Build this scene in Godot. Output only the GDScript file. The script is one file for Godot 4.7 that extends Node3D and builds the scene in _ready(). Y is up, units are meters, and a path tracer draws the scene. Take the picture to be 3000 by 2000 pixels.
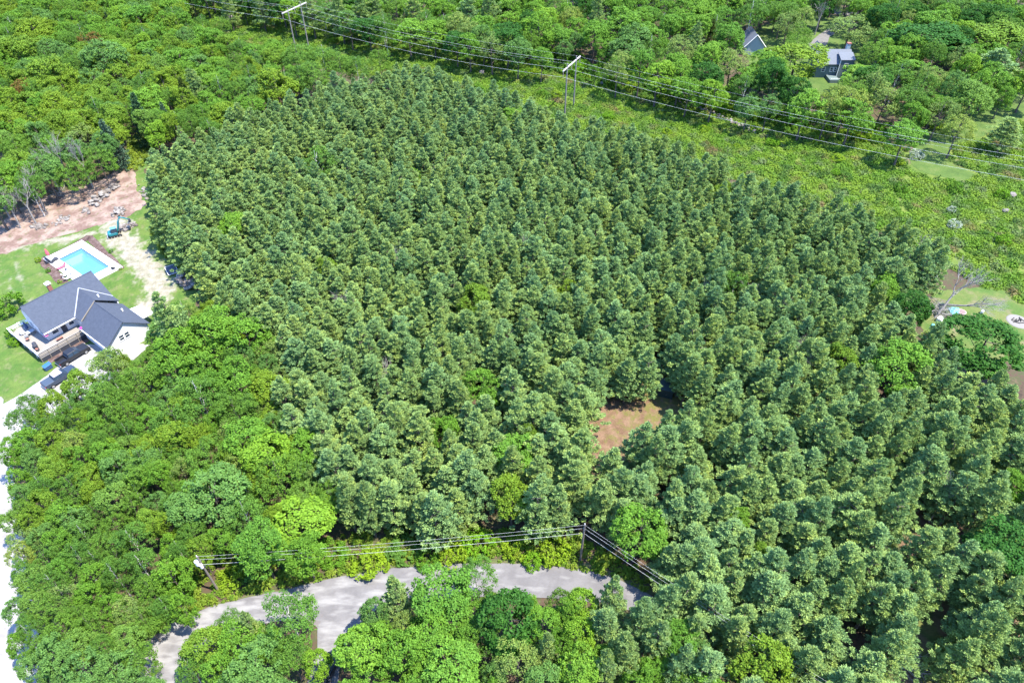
extends Node3D
# y up, metres. The camera hovers 92 m above the ground and looks down 42.8 degrees.
const CAM_H := 92.0
const PITCH := 42.8
const FOCAL := 2080.0          # in pixels of a 3000 x 2000 picture
var rng := RandomNumberGenerator.new()
var noise := FastNoiseLite.new()
var counts := {}
var M := {}
var fwd := Vector3()
var upv := Vector3()

# ---------------------------------------------------------------- directions and ground points
func ray(x: float, y: float) -> Vector3:
	return fwd + Vector3.RIGHT * ((x - 1500.0) / FOCAL) - upv * ((y - 1000.0) / FOCAL)

func at(x: float, y: float, h := 0.0) -> Vector3:      # where that direction meets the height h
	var d := ray(x, y)
	return Vector3(0, CAM_H, 0) + d * ((CAM_H - h) / -d.y)

func foot(x: float, y: float, h := 0.0) -> Vector3:
	var p := at(x, y, h)
	return Vector3(p.x, 0, p.z)

func pix(p: Vector3) -> Vector2:
	var q := p - Vector3(0, CAM_H, 0)
	var z := q.dot(fwd)
	return Vector2(1500.0 + FOCAL * q.x / z, 1000.0 - FOCAL * q.dot(upv) / z)

func rf(a: float, b: float) -> float:
	return rng.randf_range(a, b)

func rv() -> Vector3:
	var z := rng.randf_range(-1.0, 1.0)
	var a := rng.randf() * TAU
	var r := sqrt(1.0 - z * z)
	return Vector3(r * cos(a), z, r * sin(a))

# ---------------------------------------------------------------- mesh builder
class MB:
	var v := PackedVector3Array()
	var n := PackedVector3Array()
	var c := PackedColorArray()
	var i := PackedInt32Array()
	func quad(a: Vector3, b: Vector3, cc: Vector3, d: Vector3, col := Color.WHITE) -> void:
		var k := v.size()
		var nn := (d - b).cross(cc - a).normalized()
		v.append(a); v.append(b); v.append(cc); v.append(d)
		for q in 4:
			n.append(nn); c.append(col)
		i.append(k); i.append(k + 1); i.append(k + 2); i.append(k); i.append(k + 2); i.append(k + 3)
	func tri(a: Vector3, b: Vector3, cc: Vector3, col := Color.WHITE) -> void:
		var k := v.size()
		var nn := (cc - a).cross(b - a).normalized()
		v.append(a); v.append(b); v.append(cc)
		for q in 3:
			n.append(nn); c.append(col)
		i.append(k); i.append(k + 1); i.append(k + 2)
	func leaf(p: Vector3, d: Vector3, side: Vector3, l: float, w: float, col: Color) -> void:
		quad(p - d * (l * 0.5), p + side * (w * 0.5) + d * (l * 0.08), p + d * (l * 0.5), p - side * (w * 0.5) + d * (l * 0.08), col)
	func tube(pts: Array, rad: Array, sides := 6, col := Color.WHITE, cap := true) -> void:
		var rings := []
		for k in pts.size():
			var dir: Vector3 = (pts[mini(k + 1, pts.size() - 1)] - pts[maxi(k - 1, 0)]).normalized()
			var s := dir.cross(Vector3(0, 0, 1) if absf(dir.z) < 0.9 else Vector3(1, 0, 0)).normalized()
			var t := dir.cross(s)
			var ring := []
			for j in sides:
				var a := TAU * j / sides
				ring.append(pts[k] + (s * cos(a) + t * sin(a)) * rad[k])
			rings.append(ring)
		for k in pts.size() - 1:
			for j in sides:
				var j2 := (j + 1) % sides
				quad(rings[k][j], rings[k + 1][j], rings[k + 1][j2], rings[k][j2], col)
		if cap:
			for j in range(1, sides - 1):
				var e: Array = rings[pts.size() - 1]
				tri(e[0], e[j + 1], e[j], col)
				var b: Array = rings[0]
				tri(b[0], b[j], b[j + 1], col)
	func hexa(p: Array, col := Color.WHITE) -> void:   # eight corners: four below, four above, each counter-clockwise seen from above
		quad(p[4], p[7], p[6], p[5], col); quad(p[0], p[1], p[2], p[3], col)
		for k in 4:
			var k2 := (k + 1) % 4
			quad(p[k], p[k + 4], p[k2 + 4], p[k2], col)
	func box(at: Vector3, size: Vector3, turn := Basis(), col := Color.WHITE, bevel := 0.0) -> void:
		var h := size * 0.5
		if bevel <= 0.0:
			var p := []
			for y in [-1, 1]:
				for q in [[-1, 1], [1, 1], [1, -1], [-1, -1]]:
					p.append(at + turn * Vector3(h.x * q[0], h.y * y, h.z * q[1]))
			hexa(p, col)
			return
		# chamfered top and vertical edges
		var b := bevel
		var rings := []
		for lv in [[-h.y, 0.0], [h.y - b, 0.0], [h.y, b]]:
			var ins: float = lv[1]
			var x := h.x - ins
			var z := h.z - ins
			var r := []
			for q in [[-x + b, z], [x - b, z], [x, z - b], [x, -z + b], [x - b, -z], [-x + b, -z], [-x, -z + b], [-x, z - b]]:
				r.append(at + turn * Vector3(q[0], lv[0], q[1]))
			rings.append(r)
		for k in 2:
			for j in 8:
				var j2 := (j + 1) % 8
				quad(rings[k][j], rings[k + 1][j], rings[k + 1][j2], rings[k][j2], col)
		for j in range(1, 7):
			tri(rings[2][0], rings[2][j + 1], rings[2][j], col)
	func plate(p: Array, t: float, col := Color.WHITE) -> void:   # a slab under a polygon given counter-clockwise seen from above
		var m := p.size()
		var dn := Vector3(0, -t, 0)
		for k in range(1, m - 1):
			tri(p[0], p[k + 1], p[k], col)
			tri(p[0] + dn, p[k] + dn, p[k + 1] + dn, col)
		for k in m:
			var k2 := (k + 1) % m
			quad(p[k] + dn, p[k], p[k2], p[k2] + dn, col)
	func side_prism(outline: Array, z0: float, z1: float, col := Color.WHITE) -> void:   # an outline in x and y, counter-clockwise, drawn out from z0 to z1
		var m := outline.size()
		var pk := PackedVector2Array(outline)
		var t := Geometry2D.triangulate_polygon(pk)
		for k in range(0, t.size(), 3):
			var a: Vector2 = pk[t[k]]
			var b: Vector2 = pk[t[k + 1]]
			var d: Vector2 = pk[t[k + 2]]
			if (b - a).cross(d - a) < 0:
				var s := b
				b = d
				d = s
			tri(Vector3(a.x, a.y, z1), Vector3(d.x, d.y, z1), Vector3(b.x, b.y, z1), col)
			tri(Vector3(a.x, a.y, z0), Vector3(b.x, b.y, z0), Vector3(d.x, d.y, z0), col)
		for k in m:
			var p: Vector2 = pk[k]
			var q: Vector2 = pk[(k + 1) % m]
			quad(Vector3(p.x, p.y, z0), Vector3(p.x, p.y, z1), Vector3(q.x, q.y, z1), Vector3(q.x, q.y, z0), col)
	func mesh(mat: Material) -> ArrayMesh:
		var a := []
		a.resize(Mesh.ARRAY_MAX)
		a[Mesh.ARRAY_VERTEX] = v
		a[Mesh.ARRAY_NORMAL] = n
		a[Mesh.ARRAY_COLOR] = c
		a[Mesh.ARRAY_INDEX] = i
		var m := ArrayMesh.new()
		m.add_surface_from_arrays(Mesh.PRIMITIVE_TRIANGLES, a)
		m.surface_set_material(0, mat)
		return m

# ---------------------------------------------------------------- naming
func numbered(called: String) -> String:
	var k: int = counts.get(called, 0)
	counts[called] = k + 1
	return called if k == 0 else "%s_%03d" % [called, k]

func thing(called: String, label: String, category: String, where := Vector3.ZERO, turn := 0.0, group := "") -> Node3D:
	var o := Node3D.new()
	o.name = numbered(called)
	add_child(o)
	o.position = where
	o.rotation.y = turn
	tag(o, label, category, group)
	return o

func tag(o: Node3D, label: String, category: String, group := "") -> void:
	o.set_meta("label", label)
	o.set_meta("category", category)
	if group != "":
		o.set_meta("group", group)

func part(parent: Node3D, called: String, m: Mesh, label := "") -> MeshInstance3D:
	var o := MeshInstance3D.new()
	var key := "%d/%s" % [parent.get_instance_id(), called]
	var k: int = counts.get(key, 0)
	counts[key] = k + 1
	o.name = called if k == 0 else "%s_%03d" % [called, k]
	o.mesh = m
	parent.add_child(o)
	if label != "":
		o.set_meta("label", label)
	return o

func top(called: String, m: Mesh, label: String, category: String, where := Vector3.ZERO, turn := 0.0, group := "") -> MeshInstance3D:
	var o := MeshInstance3D.new()
	o.name = numbered(called)
	o.mesh = m
	add_child(o)
	o.position = where
	o.rotation.y = turn
	tag(o, label, category, group)
	return o

func setting(called: String, m: Mesh, label: String) -> MeshInstance3D:
	var o := MeshInstance3D.new()
	o.name = numbered(called)
	o.mesh = m
	add_child(o)
	o.set_meta("kind", "structure")
	o.set_meta("label", label)
	return o

# ---------------------------------------------------------------- materials
func srgb(c: Color) -> Color:
	return c.linear_to_srgb()

func flat(r: float, g: float, b: float, rough := 0.7, metal := 0.0) -> StandardMaterial3D:
	var m := StandardMaterial3D.new()
	m.albedo_color = srgb(Color(r, g, b))
	m.roughness = rough
	m.metallic = metal
	m.cull_mode = BaseMaterial3D.CULL_DISABLED
	return m

func tinted(rough := 0.8, back := 0.0) -> StandardMaterial3D:      # takes its colour from the vertices
	var m := StandardMaterial3D.new()
	m.vertex_color_use_as_albedo = true
	m.roughness = rough
	m.cull_mode = BaseMaterial3D.CULL_DISABLED
	if back > 0.0:
		m.backlight_enabled = true
		m.backlight = Color(back, back, back)
	return m

func noise_image(size: int, seed_: int, f1: float, f2: float, ramp: Array, mixing := 0.5) -> ImageTexture:   # seamless, two scales of noise through a colour ramp (linear values)
	var a := FastNoiseLite.new()
	a.seed = seed_; a.frequency = f1; a.fractal_octaves = 4
	var b := FastNoiseLite.new()
	b.seed = seed_ + 7; b.frequency = f2; b.fractal_octaves = 3
	var ia := a.get_seamless_image(size, size)
	var ib := b.get_seamless_image(size, size)
	var out := Image.create(size, size, false, Image.FORMAT_RGB8)
	var last := ramp.size() - 1
	var lut := []
	for k in 256:
		var t := k / 255.0 * last
		var j := mini(int(t), last - 1)
		lut.append(srgb((ramp[j] as Color).lerp(ramp[j + 1], t - j)))
	for y in size:
		for x in size:
			var t := ia.get_pixel(x, y).r * (1.0 - mixing) + ib.get_pixel(x, y).r * mixing
			t = clampf((t - 0.5) * 1.7 + 0.5, 0.0, 1.0)
			out.set_pixel(x, y, lut[int(t * 255.0)])
	out.generate_mipmaps()
	return ImageTexture.create_from_image(out)

func ground_mat(tex: Texture2D, metres: float, rough := 0.95) -> StandardMaterial3D:
	var m := StandardMaterial3D.new()
	m.albedo_texture = tex
	m.uv1_triplanar = true
	m.uv1_world_triplanar = true
	m.uv1_scale = Vector3.ONE / metres
	m.roughness = rough
	m.cull_mode = BaseMaterial3D.CULL_DISABLED
	return m

# ---------------------------------------------------------------- sheets on the ground
func ground_poly(px: Array, h := 0.0) -> PackedVector2Array:
	var r := PackedVector2Array()
	for q in px:
		var p := at(q[0], q[1], h)
		r.append(Vector2(p.x, p.z))
	return r

func ragged(poly: PackedVector2Array, step: float, amp: float) -> PackedVector2Array:
	var r := PackedVector2Array()
	for k in poly.size():
		var a := poly[k]
		var b := poly[(k + 1) % poly.size()]
		var m := maxi(1, int(a.distance_to(b) / step))
		var side := (b - a).orthogonal().normalized()
		for j in m:
			var p := a.lerp(b, float(j) / m)
			r.append(p + side * amp * (noise.get_noise_2d(p.x * 14.0, p.y * 14.0) * 1.6 + noise.get_noise_2d(p.x * 70.0, p.y * 70.0)))
	return r

func sheet_mesh(polys: Array, y: float, mat: Material) -> ArrayMesh:
	var lo := Vector2(1e9, 1e9)
	var hi := -lo
	for poly in polys:
		for p in poly:
			lo = lo.min(p)
			hi = hi.max(p)
	var v := PackedVector3Array()
	var n := PackedVector3Array()
	var uv := PackedVector2Array()
	var ix := PackedInt32Array()
	for poly in polys:
		var k := v.size()
		for p in poly:
			v.append(Vector3(p.x, y, p.y))
			n.append(Vector3.UP)
			uv.append((p - lo) / (hi - lo))
		var t := Geometry2D.triangulate_polygon(poly)
		for j in range(0, t.size(), 3):
			var a: Vector2 = poly[t[j]]
			var b: Vector2 = poly[t[j + 1]]
			var c: Vector2 = poly[t[j + 2]]
			ix.append(k + t[j])
			if (b - a).cross(c - a) > 0:
				ix.append(k + t[j + 1]); ix.append(k + t[j + 2])
			else:
				ix.append(k + t[j + 2]); ix.append(k + t[j + 1])
	var arr := []
	arr.resize(Mesh.ARRAY_MAX)
	arr[Mesh.ARRAY_VERTEX] = v
	arr[Mesh.ARRAY_NORMAL] = n
	arr[Mesh.ARRAY_TEX_UV] = uv
	arr[Mesh.ARRAY_INDEX] = ix
	var m := ArrayMesh.new()
	m.add_surface_from_arrays(Mesh.PRIMITIVE_TRIANGLES, arr)
	m.surface_set_material(0, mat)
	return m

func painted(poly: PackedVector2Array, size: int, paint: Callable) -> StandardMaterial3D:   # a material whose texture covers the bounds of poly; paint gives the linear colour of the soil or grass at x, z
	var lo := Vector2(1e9, 1e9)
	var hi := -lo
	for p in poly:
		lo = lo.min(p)
		hi = hi.max(p)
	var img := Image.create(size, size, false, Image.FORMAT_RGB8)
	for y in size:
		for x in size:
			var c: Color = paint.call(lo.x + (hi.x - lo.x) * (x + 0.5) / size, lo.y + (hi.y - lo.y) * (y + 0.5) / size)
			img.set_pixel(x, y, srgb(c))
	img.generate_mipmaps()
	var m := StandardMaterial3D.new()
	m.albedo_texture = ImageTexture.create_from_image(img)
	m.roughness = 0.95
	m.cull_mode = BaseMaterial3D.CULL_DISABLED
	return m

func nz(x: float, z: float, f: float, off := 0.0) -> float:      # -1 .. 1
	return noise.get_noise_2d(x * f + off, z * f - off) * 1.6

func seg_dist(p: Vector2, a: Vector2, b: Vector2) -> float:
	return p.distance_to(Geometry2D.get_closest_point_to_segment(p, a, b))

func line_dist(p: Vector2, line: PackedVector2Array) -> float:
	var d := 1e9
	for k in line.size() - 1:
		d = minf(d, seg_dist(p, line[k], line[k + 1]))
	return d

# ---------------------------------------------------------------- foliage
func broadleaf_crown(R: float, hc: float, hh: float, clumps: int, cr: float, leaves: int, ls: float, base: Color, vary: float, loose: float, mat: Material, pale := 0.0) -> ArrayMesh:
	var mb := MB.new()
	# a crown is several overlapping masses of leaves, each on its own limbs
	var subs := [[Vector3(rf(-0.1, 0.1), rf(0.0, 0.2), rf(-0.1, 0.1)), rf(0.68, 0.78), 0.0]]
	var m := rng.randi_range(5, 7)
	var a0 := rng.randf() * TAU
	for k in m:
		var a := a0 + TAU * k / m + rf(-0.35, 0.35)
		var q := rf(0.42, 0.58)
		subs.append([Vector3(cos(a) * q, rf(-0.45, 0.42), sin(a) * q), rf(0.40, 0.56), rf(-1.0, 1.0)])
	for k in clumps:
		var sb: Array = subs[rng.randi() % subs.size()]
		var d := rv()
		var q := Vector3.ZERO
		for tries in 7:
			d = rv()
			if d.y < -0.5:
				d.y = -d.y
			q = sb[0] + d * sb[1] * (1.0 - loose * pow(rng.randf(), 1.6))
			var buried := false
			for o2 in subs:
				if o2 != sb and q.distance_to(o2[0]) < o2[1] * 0.8:
					buried = true
			if not buried:
				break
		var p := Vector3(q.x * R, hc + q.y * hh, q.z * R)
		if p.y < 0.25:
			p.y = 0.25
		var hue: float = (rf(-1.0, 1.0) * 0.75 + sb[2] * 0.6) * vary      # leaves differ a little from limb to limb, at any height
		var col := Color(base.r * (1.0 + hue * 1.0 + pale * rng.randf()), base.g * (1.0 + hue * 0.8), base.b * (1.0 + hue * 0.4))
		var c1 := cr * rf(0.65, 1.3)
		for j in leaves:
			var e := rv()
			if e.dot(d) < -0.25 and rng.randf() < 0.75:
				e = -e
			var o := p + Vector3(e.x, e.y * 0.72, e.z) * c1 * sqrt(rf(0.15, 1.0))
			var nn := (e * 0.55 + Vector3.UP * 0.55 + rv() * 0.75).normalized()
			var dd := nn.cross(rv()).normalized()
			var s := ls * rf(0.65, 1.25)
			var b := rf(0.78, 1.2)
			mb.leaf(o, dd, nn.cross(dd), s, s * 0.8, Color(col.r * b, col.g * b, col.b * b))
	return mb.mesh(mat)

func pine_crown(H: float, R: float, y0: float, base: Color, tip: Color, mat: Material, dens := 1.0, droop := 0.0, power := 0.72, tuft := 8) -> ArrayMesh:
	var mb := MB.new()
	var y := y0
	var lean := Vector2(rf(-0.3, 0.3), rf(-0.3, 0.3))
	var a0 := rng.randf() * TAU
	var skew := rf(0.1, 0.3)
	var skew_a := rng.randf() * TAU
	while y < H - 0.15:
		var t := (y - y0) / (H - y0)
		var m := 6 if t < 0.85 else 5
		a0 += rf(0.4, 1.0)
		for k in m:
			var a := a0 + TAU * k / m + rf(-0.25, 0.25)
			var L := (R * pow(1.0 - t, power) * rf(0.66, 1.12) + 0.3) * (1.0 + skew * cos(a - skew_a))
			if t < 0.15:
				L *= 0.75
			var el := deg_to_rad(lerpf(2.0, 52.0, t * t) + rf(-8, 8) - droop * 30.0 * (1.0 - t))
			var dir := Vector3(cos(a) * cos(el), sin(el), sin(a) * cos(el))
			var side := dir.cross(Vector3.UP).normalized()
			var root := Vector3(lean.x * t, y, lean.y * t)
			var ct := rf(0.8, 1.2)
			var s := 0.5 if t < 0.6 else 0.35
			while s < 1.03:
				var reach := L * 0.42 * (1.2 - s)
				for w: float in [-1.0, 0.0, 1.0]:
					if w != 0.0 and (L < 0.6 or rng.randf() > 0.85 * dens):
						continue
					var p := root + dir * (L * s) + side * (w * reach * rf(0.6, 1.2)) + Vector3(0, (0.10 + 0.22 * s * s * (1.0 - droop * 2.0)) * L * 0.35 + rf(-0.05, 0.05), 0)
					var go := (dir * 0.7 + side * w * 0.6 + Vector3.UP * (0.55 - droop * 0.5)).normalized()
					var fresh := rng.randf() < 0.16
					for j in tuft:
						var d := (go + rv() * 0.95).normalized()
						var sd := d.cross(rv()).normalized()
						var b := rf(0.75, 1.25) * ct
						var col := tip if fresh and j < 3 else base
						var l := rf(0.28, 0.5)
						mb.leaf(p + d * (l * 0.45), d, sd, l, l * 0.31, Color(col.r * b, col.g * b, col.b * b))
				s += 0.3 / maxf(L, 0.5) / dens
		y += rf(0.5, 0.8) * (1.0 - 0.35 * t)
	# leader
	for j in 10:
		var d := (Vector3.UP + rv() * 0.7).normalized()
		mb.leaf(Vector3(lean.x, H - 0.1 + 0.04 * j, lean.y), d, d.cross(rv()).normalized(), 0.4, 0.15, tip if j > 6 else base)
	return mb.mesh(mat)

func plume_crown(H: float, R: float, y0: float, base: Color, tip: Color, mat: Material, power: float) -> ArrayMesh:   # a pine: whorls of uneven branches, each ending in upswept pads of needle tufts
	var mb := MB.new()
	var y := y0
	var lean := Vector2(rf(-0.45, 0.45), rf(-0.45, 0.45))
	var a0 := rng.randf() * TAU
	var skew := rf(0.15, 0.4)
	var skew_a := rng.randf() * TAU
	while y < H:
		var t := (y - y0) / (H - y0)
		var m := 6 if t < 0.3 else (5 if t < 0.8 else 4)
		a0 += rf(0.4, 1.0)
		for k in m:
			var a := a0 + TAU * k / m + rf(-0.35, 0.35)
			var L := (R * pow(1.0 - t, power) * rf(0.48, 1.2) + 0.12) * (1.0 + skew * cos(a - skew_a))
			var el := deg_to_rad(lerpf(4.0, 58.0, t) + rf(-12, 12))
			var dir := Vector3(cos(a) * cos(el), sin(el), sin(a) * cos(el))
			var side := dir.cross(Vector3.UP).normalized()
			var root := Vector3(lean.x * t, y, lean.y * t)
			var pads := [[1.0, 0.0]]
			if L > 1.0:
				pads.append([rf(0.62, 0.8), rf(0.25, 0.42) * L])
				pads.append([rf(0.62, 0.8), -rf(0.25, 0.42) * L])
			if L > 1.9:
				pads.append([rf(0.4, 0.5), rf(-0.3, 0.3)])
			for q in pads:
				if rng.randf() < 0.1:
					continue
				var c: Vector3 = root + dir * (L * q[0]) + side * q[1] + Vector3(0, 0.16 * q[0] * L + rf(-0.12, 0.12), 0)
				var pr := rf(0.3, 0.52) * (0.72 + 0.28 * L / R)
				var w := rf(-1.0, 1.0)
				var col := base.lerp(tip, clampf(w * 0.8, 0.0, 1.0)) * (1.0 + 0.14 * w)
				var go := (dir * 0.6 + side * signf(q[1]) * 0.4 + Vector3.UP * 0.6).normalized()
				for j in int(46 + 50 * pr):
					var e := rv()
					var p: Vector3 = c + Vector3(e.x, e.y * 0.5, e.z) * pr * sqrt(rf(0.1, 1.0))
					var d := (go * 0.7 + e * 0.5 + rv() * 0.55).normalized()
					var b := rf(0.82, 1.2)
					var l := rf(0.22, 0.4)
					mb.leaf(p, d, d.cross(rv()).normalized(), l, l * 0.36, Color(col.r * b, col.g * b, col.b * b))
		y += rf(0.62, 1.0) * (1.0 - 0.4 * t)
	for j in 26:
		var d := (Vector3.UP * 1.3 + rv() * 0.8).normalized()
		mb.leaf(Vector3(lean.x, H - 0.35 + 0.03 * j, lean.y), d, d.cross(rv()).normalized(), 0.36, 0.12, base)
	return mb.mesh(mat)

func trunk_mesh(H: float, r: float, limbs: int, y0: float, reach: float, up: float, mat: Material) -> ArrayMesh:
	var mb := MB.new()
	var pts := []
	var rad := []
	for k in 6:
		var t := k / 5.0
		pts.append(Vector3(sin(t * 3.0 + r * 40.0) * 0.12, -0.15 + (H + 0.15) * t, cos(t * 4.0) * 0.1 - 0.1))
		rad.append(r * (1.0 - t * 0.82) * (1.35 if k == 0 else 1.0))
	mb.tube(pts, rad, 6)
	for k in limbs:
		var t := lerpf(y0, 0.95, float(k) / maxf(1, limbs - 1))
		var a := k * 2.4 + rf(-0.3, 0.3)
		var L := reach * (1.0 - t * 0.45) * rf(0.75, 1.05)
		var d := Vector3(cos(a), up, sin(a)).normalized()
		var p := Vector3(0, H * t * 0.9, 0)
		mb.tube([p, p + d * L * 0.5, p + d * L + Vector3(0, 0.15 * L, 0)], [r * 0.38, r * 0.24, r * 0.08], 4)
	return mb.mesh(mat)

func twig(mb: MB, p: Vector3, d: Vector3, L: float, r: float, depth: int, spread: float, upw: float) -> void:
	var q := p + d * L * 0.5 + rv() * L * 0.05
	var e := q + (d + rv() * 0.15 + Vector3.UP * 0.1).normalized() * L * 0.5
	mb.tube([p, q, e], [r, r * 0.8, r * 0.55], 5 if depth > 2 else 3, Color.WHITE, false)
	if depth == 0:
		return
	var m := 4 if depth > 1 else 3
	for k in m:
		var s := p.lerp(e, rf(0.4, 1.0)) if k > 0 else e
		var dd := (d + rv() * spread + Vector3.UP * upw).normalized()
		twig(mb, s, dd, L * rf(0.5, 0.75), r * 0.5, depth - 1, spread, upw)

func bare_tree_mesh(H: float, r: float, mat: Material, depth := 4, spread := 0.75) -> ArrayMesh:
	var mb := MB.new()
	mb.tube([Vector3(0, -0.2, 0), Vector3(0.1, H * 0.3, 0.05), Vector3(0.15, H * 0.55, 0.0)], [r * 1.2, r, r * 0.75], 6, Color.WHITE, false)
	for k in 3:
		twig(mb, Vector3(0.15, H * (0.42 + 0.06 * k), 0.0), (Vector3.UP + rv() * 0.5).normalized(), H * 0.3, r * 0.55, depth - 1, spread, 0.35)
	return mb.mesh(mat)

func brush_mesh(R: float, h: float, leaves: int, ls: float, mat: Material, seed_col := Color.WHITE) -> ArrayMesh:
	var mb := MB.new()
	for k in leaves:
		var e := rv()
		e.y = absf(e.y)
		var o := Vector3(e.x * R, 0.05 + e.y * h * rf(0.5, 1.0), e.z * R) * rf(0.55, 1.0)
		var nn := (e * 0.5 + Vector3.UP * 0.6 + rv() * 0.8).normalized()
		var dd := nn.cross(rv()).normalized()
		var s := ls * rf(0.7, 1.3)
		var b := rf(0.75, 1.25)
		mb.leaf(o, dd, nn.cross(dd), s, s * 0.6, Color(seed_col.r * b, seed_col.g * b, seed_col.b * b))
	return mb.mesh(mat)

# kind -> prototypes, each [crown, trunk, radius, height, height of the crown's middle]
var proto := {}
func make_prototypes() -> void:
	var lm := tinted(0.6, 0.8)
	var pm := tinted(0.75, 0.6)
	lm.metallic_specular = 0.25
	pm.metallic_specular = 0.15
	M.leafmat = lm
	M.needle = pm
	var bark := ground_mat(noise_image(128, 3, 0.03, 0.1, [Color(0.05, 0.04, 0.032), Color(0.16, 0.135, 0.115)]), 1.5)
	var grey := ground_mat(noise_image(128, 5, 0.03, 0.1, [Color(0.16, 0.145, 0.13), Color(0.38, 0.36, 0.34)]), 1.5)
	var pale := ground_mat(noise_image(128, 9, 0.02, 0.08, [Color(0.25, 0.24, 0.22), Color(0.75, 0.74, 0.7)]), 1.2)
	M.bark = bark
	M.grey_wood = grey
	M.birch_bark = pale
	var P := []
	for k in 18:
		var H := 13.0
		var R := rf(2.5, 2.9)
		var w := rf(-1, 1)
		var c := Color(0.205 + 0.026 * w, 0.330 + 0.014 * w, 0.118 - 0.012 * w)
		P.append([plume_crown(H, R, rf(2.4, 3.6), c, Color(c.r * 1.3, c.g * 1.08, c.b * 0.8), pm, rf(0.6, 0.85)), null, R, H, 9.0])
	var pt := []
	for k in 3:
		pt.append(trunk_mesh(12.4, 0.17, 18, 0.25, 1.9, 0.25, bark))
	for k in P.size():
		P[k][1] = pt[k % 3]
	proto.pine = P
	var S := []
	for k in 4:
		var cc := [Color(0.05, 0.105, 0.05), Color(0.08, 0.12, 0.03), Color(0.08, 0.14, 0.09), Color(0.045, 0.095, 0.045)]
		S.append([pine_crown(12.0, 2.2, 0.7, cc[k], (cc[k] as Color) * 1.2, pm, 0.95, 0.5, 0.95), trunk_mesh(11.5, 0.16, 6, 0.2, 1.2, 0.0, bark), 2.3, 12.0, 5.5])
	proto.spruce = S
	var specs := {
		# kind: [count, clumps, clump radius, leaves per clump, leaf size, base, vary, loose, half height, pale]
		"maple": [7, 250, 0.62, 32, 0.295, Color(0.115, 0.250, 0.030), 0.16, 0.32, 4.4, 0.0],
		"lime": [4, 250, 0.60, 32, 0.295, Color(0.155, 0.305, 0.034), 0.18, 0.35, 4.2, 0.0],
		"oak": [6, 240, 0.66, 32, 0.30, Color(0.138, 0.248, 0.026), 0.15, 0.34, 3.9, 0.1],
		"birch": [8, 300, 0.52, 25, 0.21, Color(0.105, 0.215, 0.030), 0.20, 0.6, 5.0, 0.0],
		"ash": [5, 260, 0.60, 30, 0.28, Color(0.122, 0.240, 0.050), 0.15, 0.38, 4.3, 0.0],
		"dark": [3, 300, 0.62, 32, 0.31, Color(0.045, 0.135, 0.020), 0.18, 0.30, 4.2, 0.0],
		"pale": [5, 230, 0.60, 24, 0.24, Color(0.165, 0.265, 0.055), 0.2, 0.55, 4.4, 0.2],
		"russet": [2, 200, 0.55, 26, 0.24, Color(0.17, 0.125, 0.030), 0.2, 0.5, 4.2, 0.3],
	}
	var tr := []
	for k in 3:
		tr.append(trunk_mesh(10.5, 0.22, 9, 0.35, 3.0, 0.8, bark))
	var tb := []
	for k in 3:
		tb.append(trunk_mesh(11.4, 0.14, 9, 0.35, 2.2, 1.3, pale if k == 0 else bark))
	for kind in specs:
		var s: Array = specs[kind]
		var a := []
		for k in s[0]:
			var b: Color = s[5]
			var w := rf(-1, 1)
			b = Color(b.r * (1.0 + 0.13 * w), b.g * (1.0 + 0.06 * w), b.b * (1.0 - 0.12 * w))
			var hh: float = s[8] * rf(0.92, 1.1)
			a.append([broadleaf_crown(4.0, 12.0 - hh, hh, s[1], s[2], s[3], s[4], b, s[6], s[7], lm, s[9]), (tb if kind == "birch" else tr)[k % 3], 4.0, 12.0, 12.4 - hh * 0.9])
		proto[kind] = a
	var sh := []
	for k in 8:
		var cc: Color = [Color(0.125, 0.27, 0.016), Color(0.10, 0.22, 0.02), Color(0.18, 0.29, 0.018), Color(0.085, 0.185, 0.03)][k % 4]
		var hh2 := rf(0.8, 1.2)
		sh.append([broadleaf_crown(1.6, hh2 * 0.75, hh2, 70, 0.34, 22, 0.2, cc, 0.2, 0.45, lm), trunk_mesh(1.2, 0.05, 5, 0.2, 0.9, 1.0, bark), 1.6, 2.0, 1.0])
	proto.shrub = sh
	proto.lilac = [[broadleaf_crown(1.6, 0.75, 1.0, 70, 0.34, 22, 0.2, Color(0.15, 0.075, 0.13), 0.25, 0.45, lm), trunk_mesh(1.2, 0.05, 5, 0.2, 0.9, 1.0, bark), 1.6, 2.0, 1.0]]
	proto.blossom = [[broadleaf_crown(1.6, 0.75, 1.0, 60, 0.3, 22, 0.2, Color(0.34, 0.40, 0.30), 0.25, 0.5, lm), trunk_mesh(1.2, 0.05, 5, 0.2, 0.9, 1.0, bark), 1.6, 2.0, 1.0]]
	var br := []
	for k in 4:
		br.append([bare_tree_mesh(11.0, 0.2, grey, 5 if k < 2 else 4), null, 3.0, 11.0, 7.0])
	proto.bare = br

var placed := {}      # cell -> [Vector3(x, z, radius)]
func free_spot(x: float, z: float, r: float, share: float) -> bool:
	var cx := floori(x / 8.0)
	var cz := floori(z / 8.0)
	for i in range(cx - 2, cx + 3):
		for j in range(cz - 2, cz + 3):
			for q in placed.get(Vector2i(i, j), []):
				if Vector2(q.x - x, q.y - z).length() < (q.z + r) * share:
					return false
	return true

func claim(x: float, z: float, r: float) -> void:
	var key := Vector2i(floori(x / 8.0), floori(z / 8.0))
	if not placed.has(key):
		placed[key] = []
	placed[key].append(Vector3(x, z, r))

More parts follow.
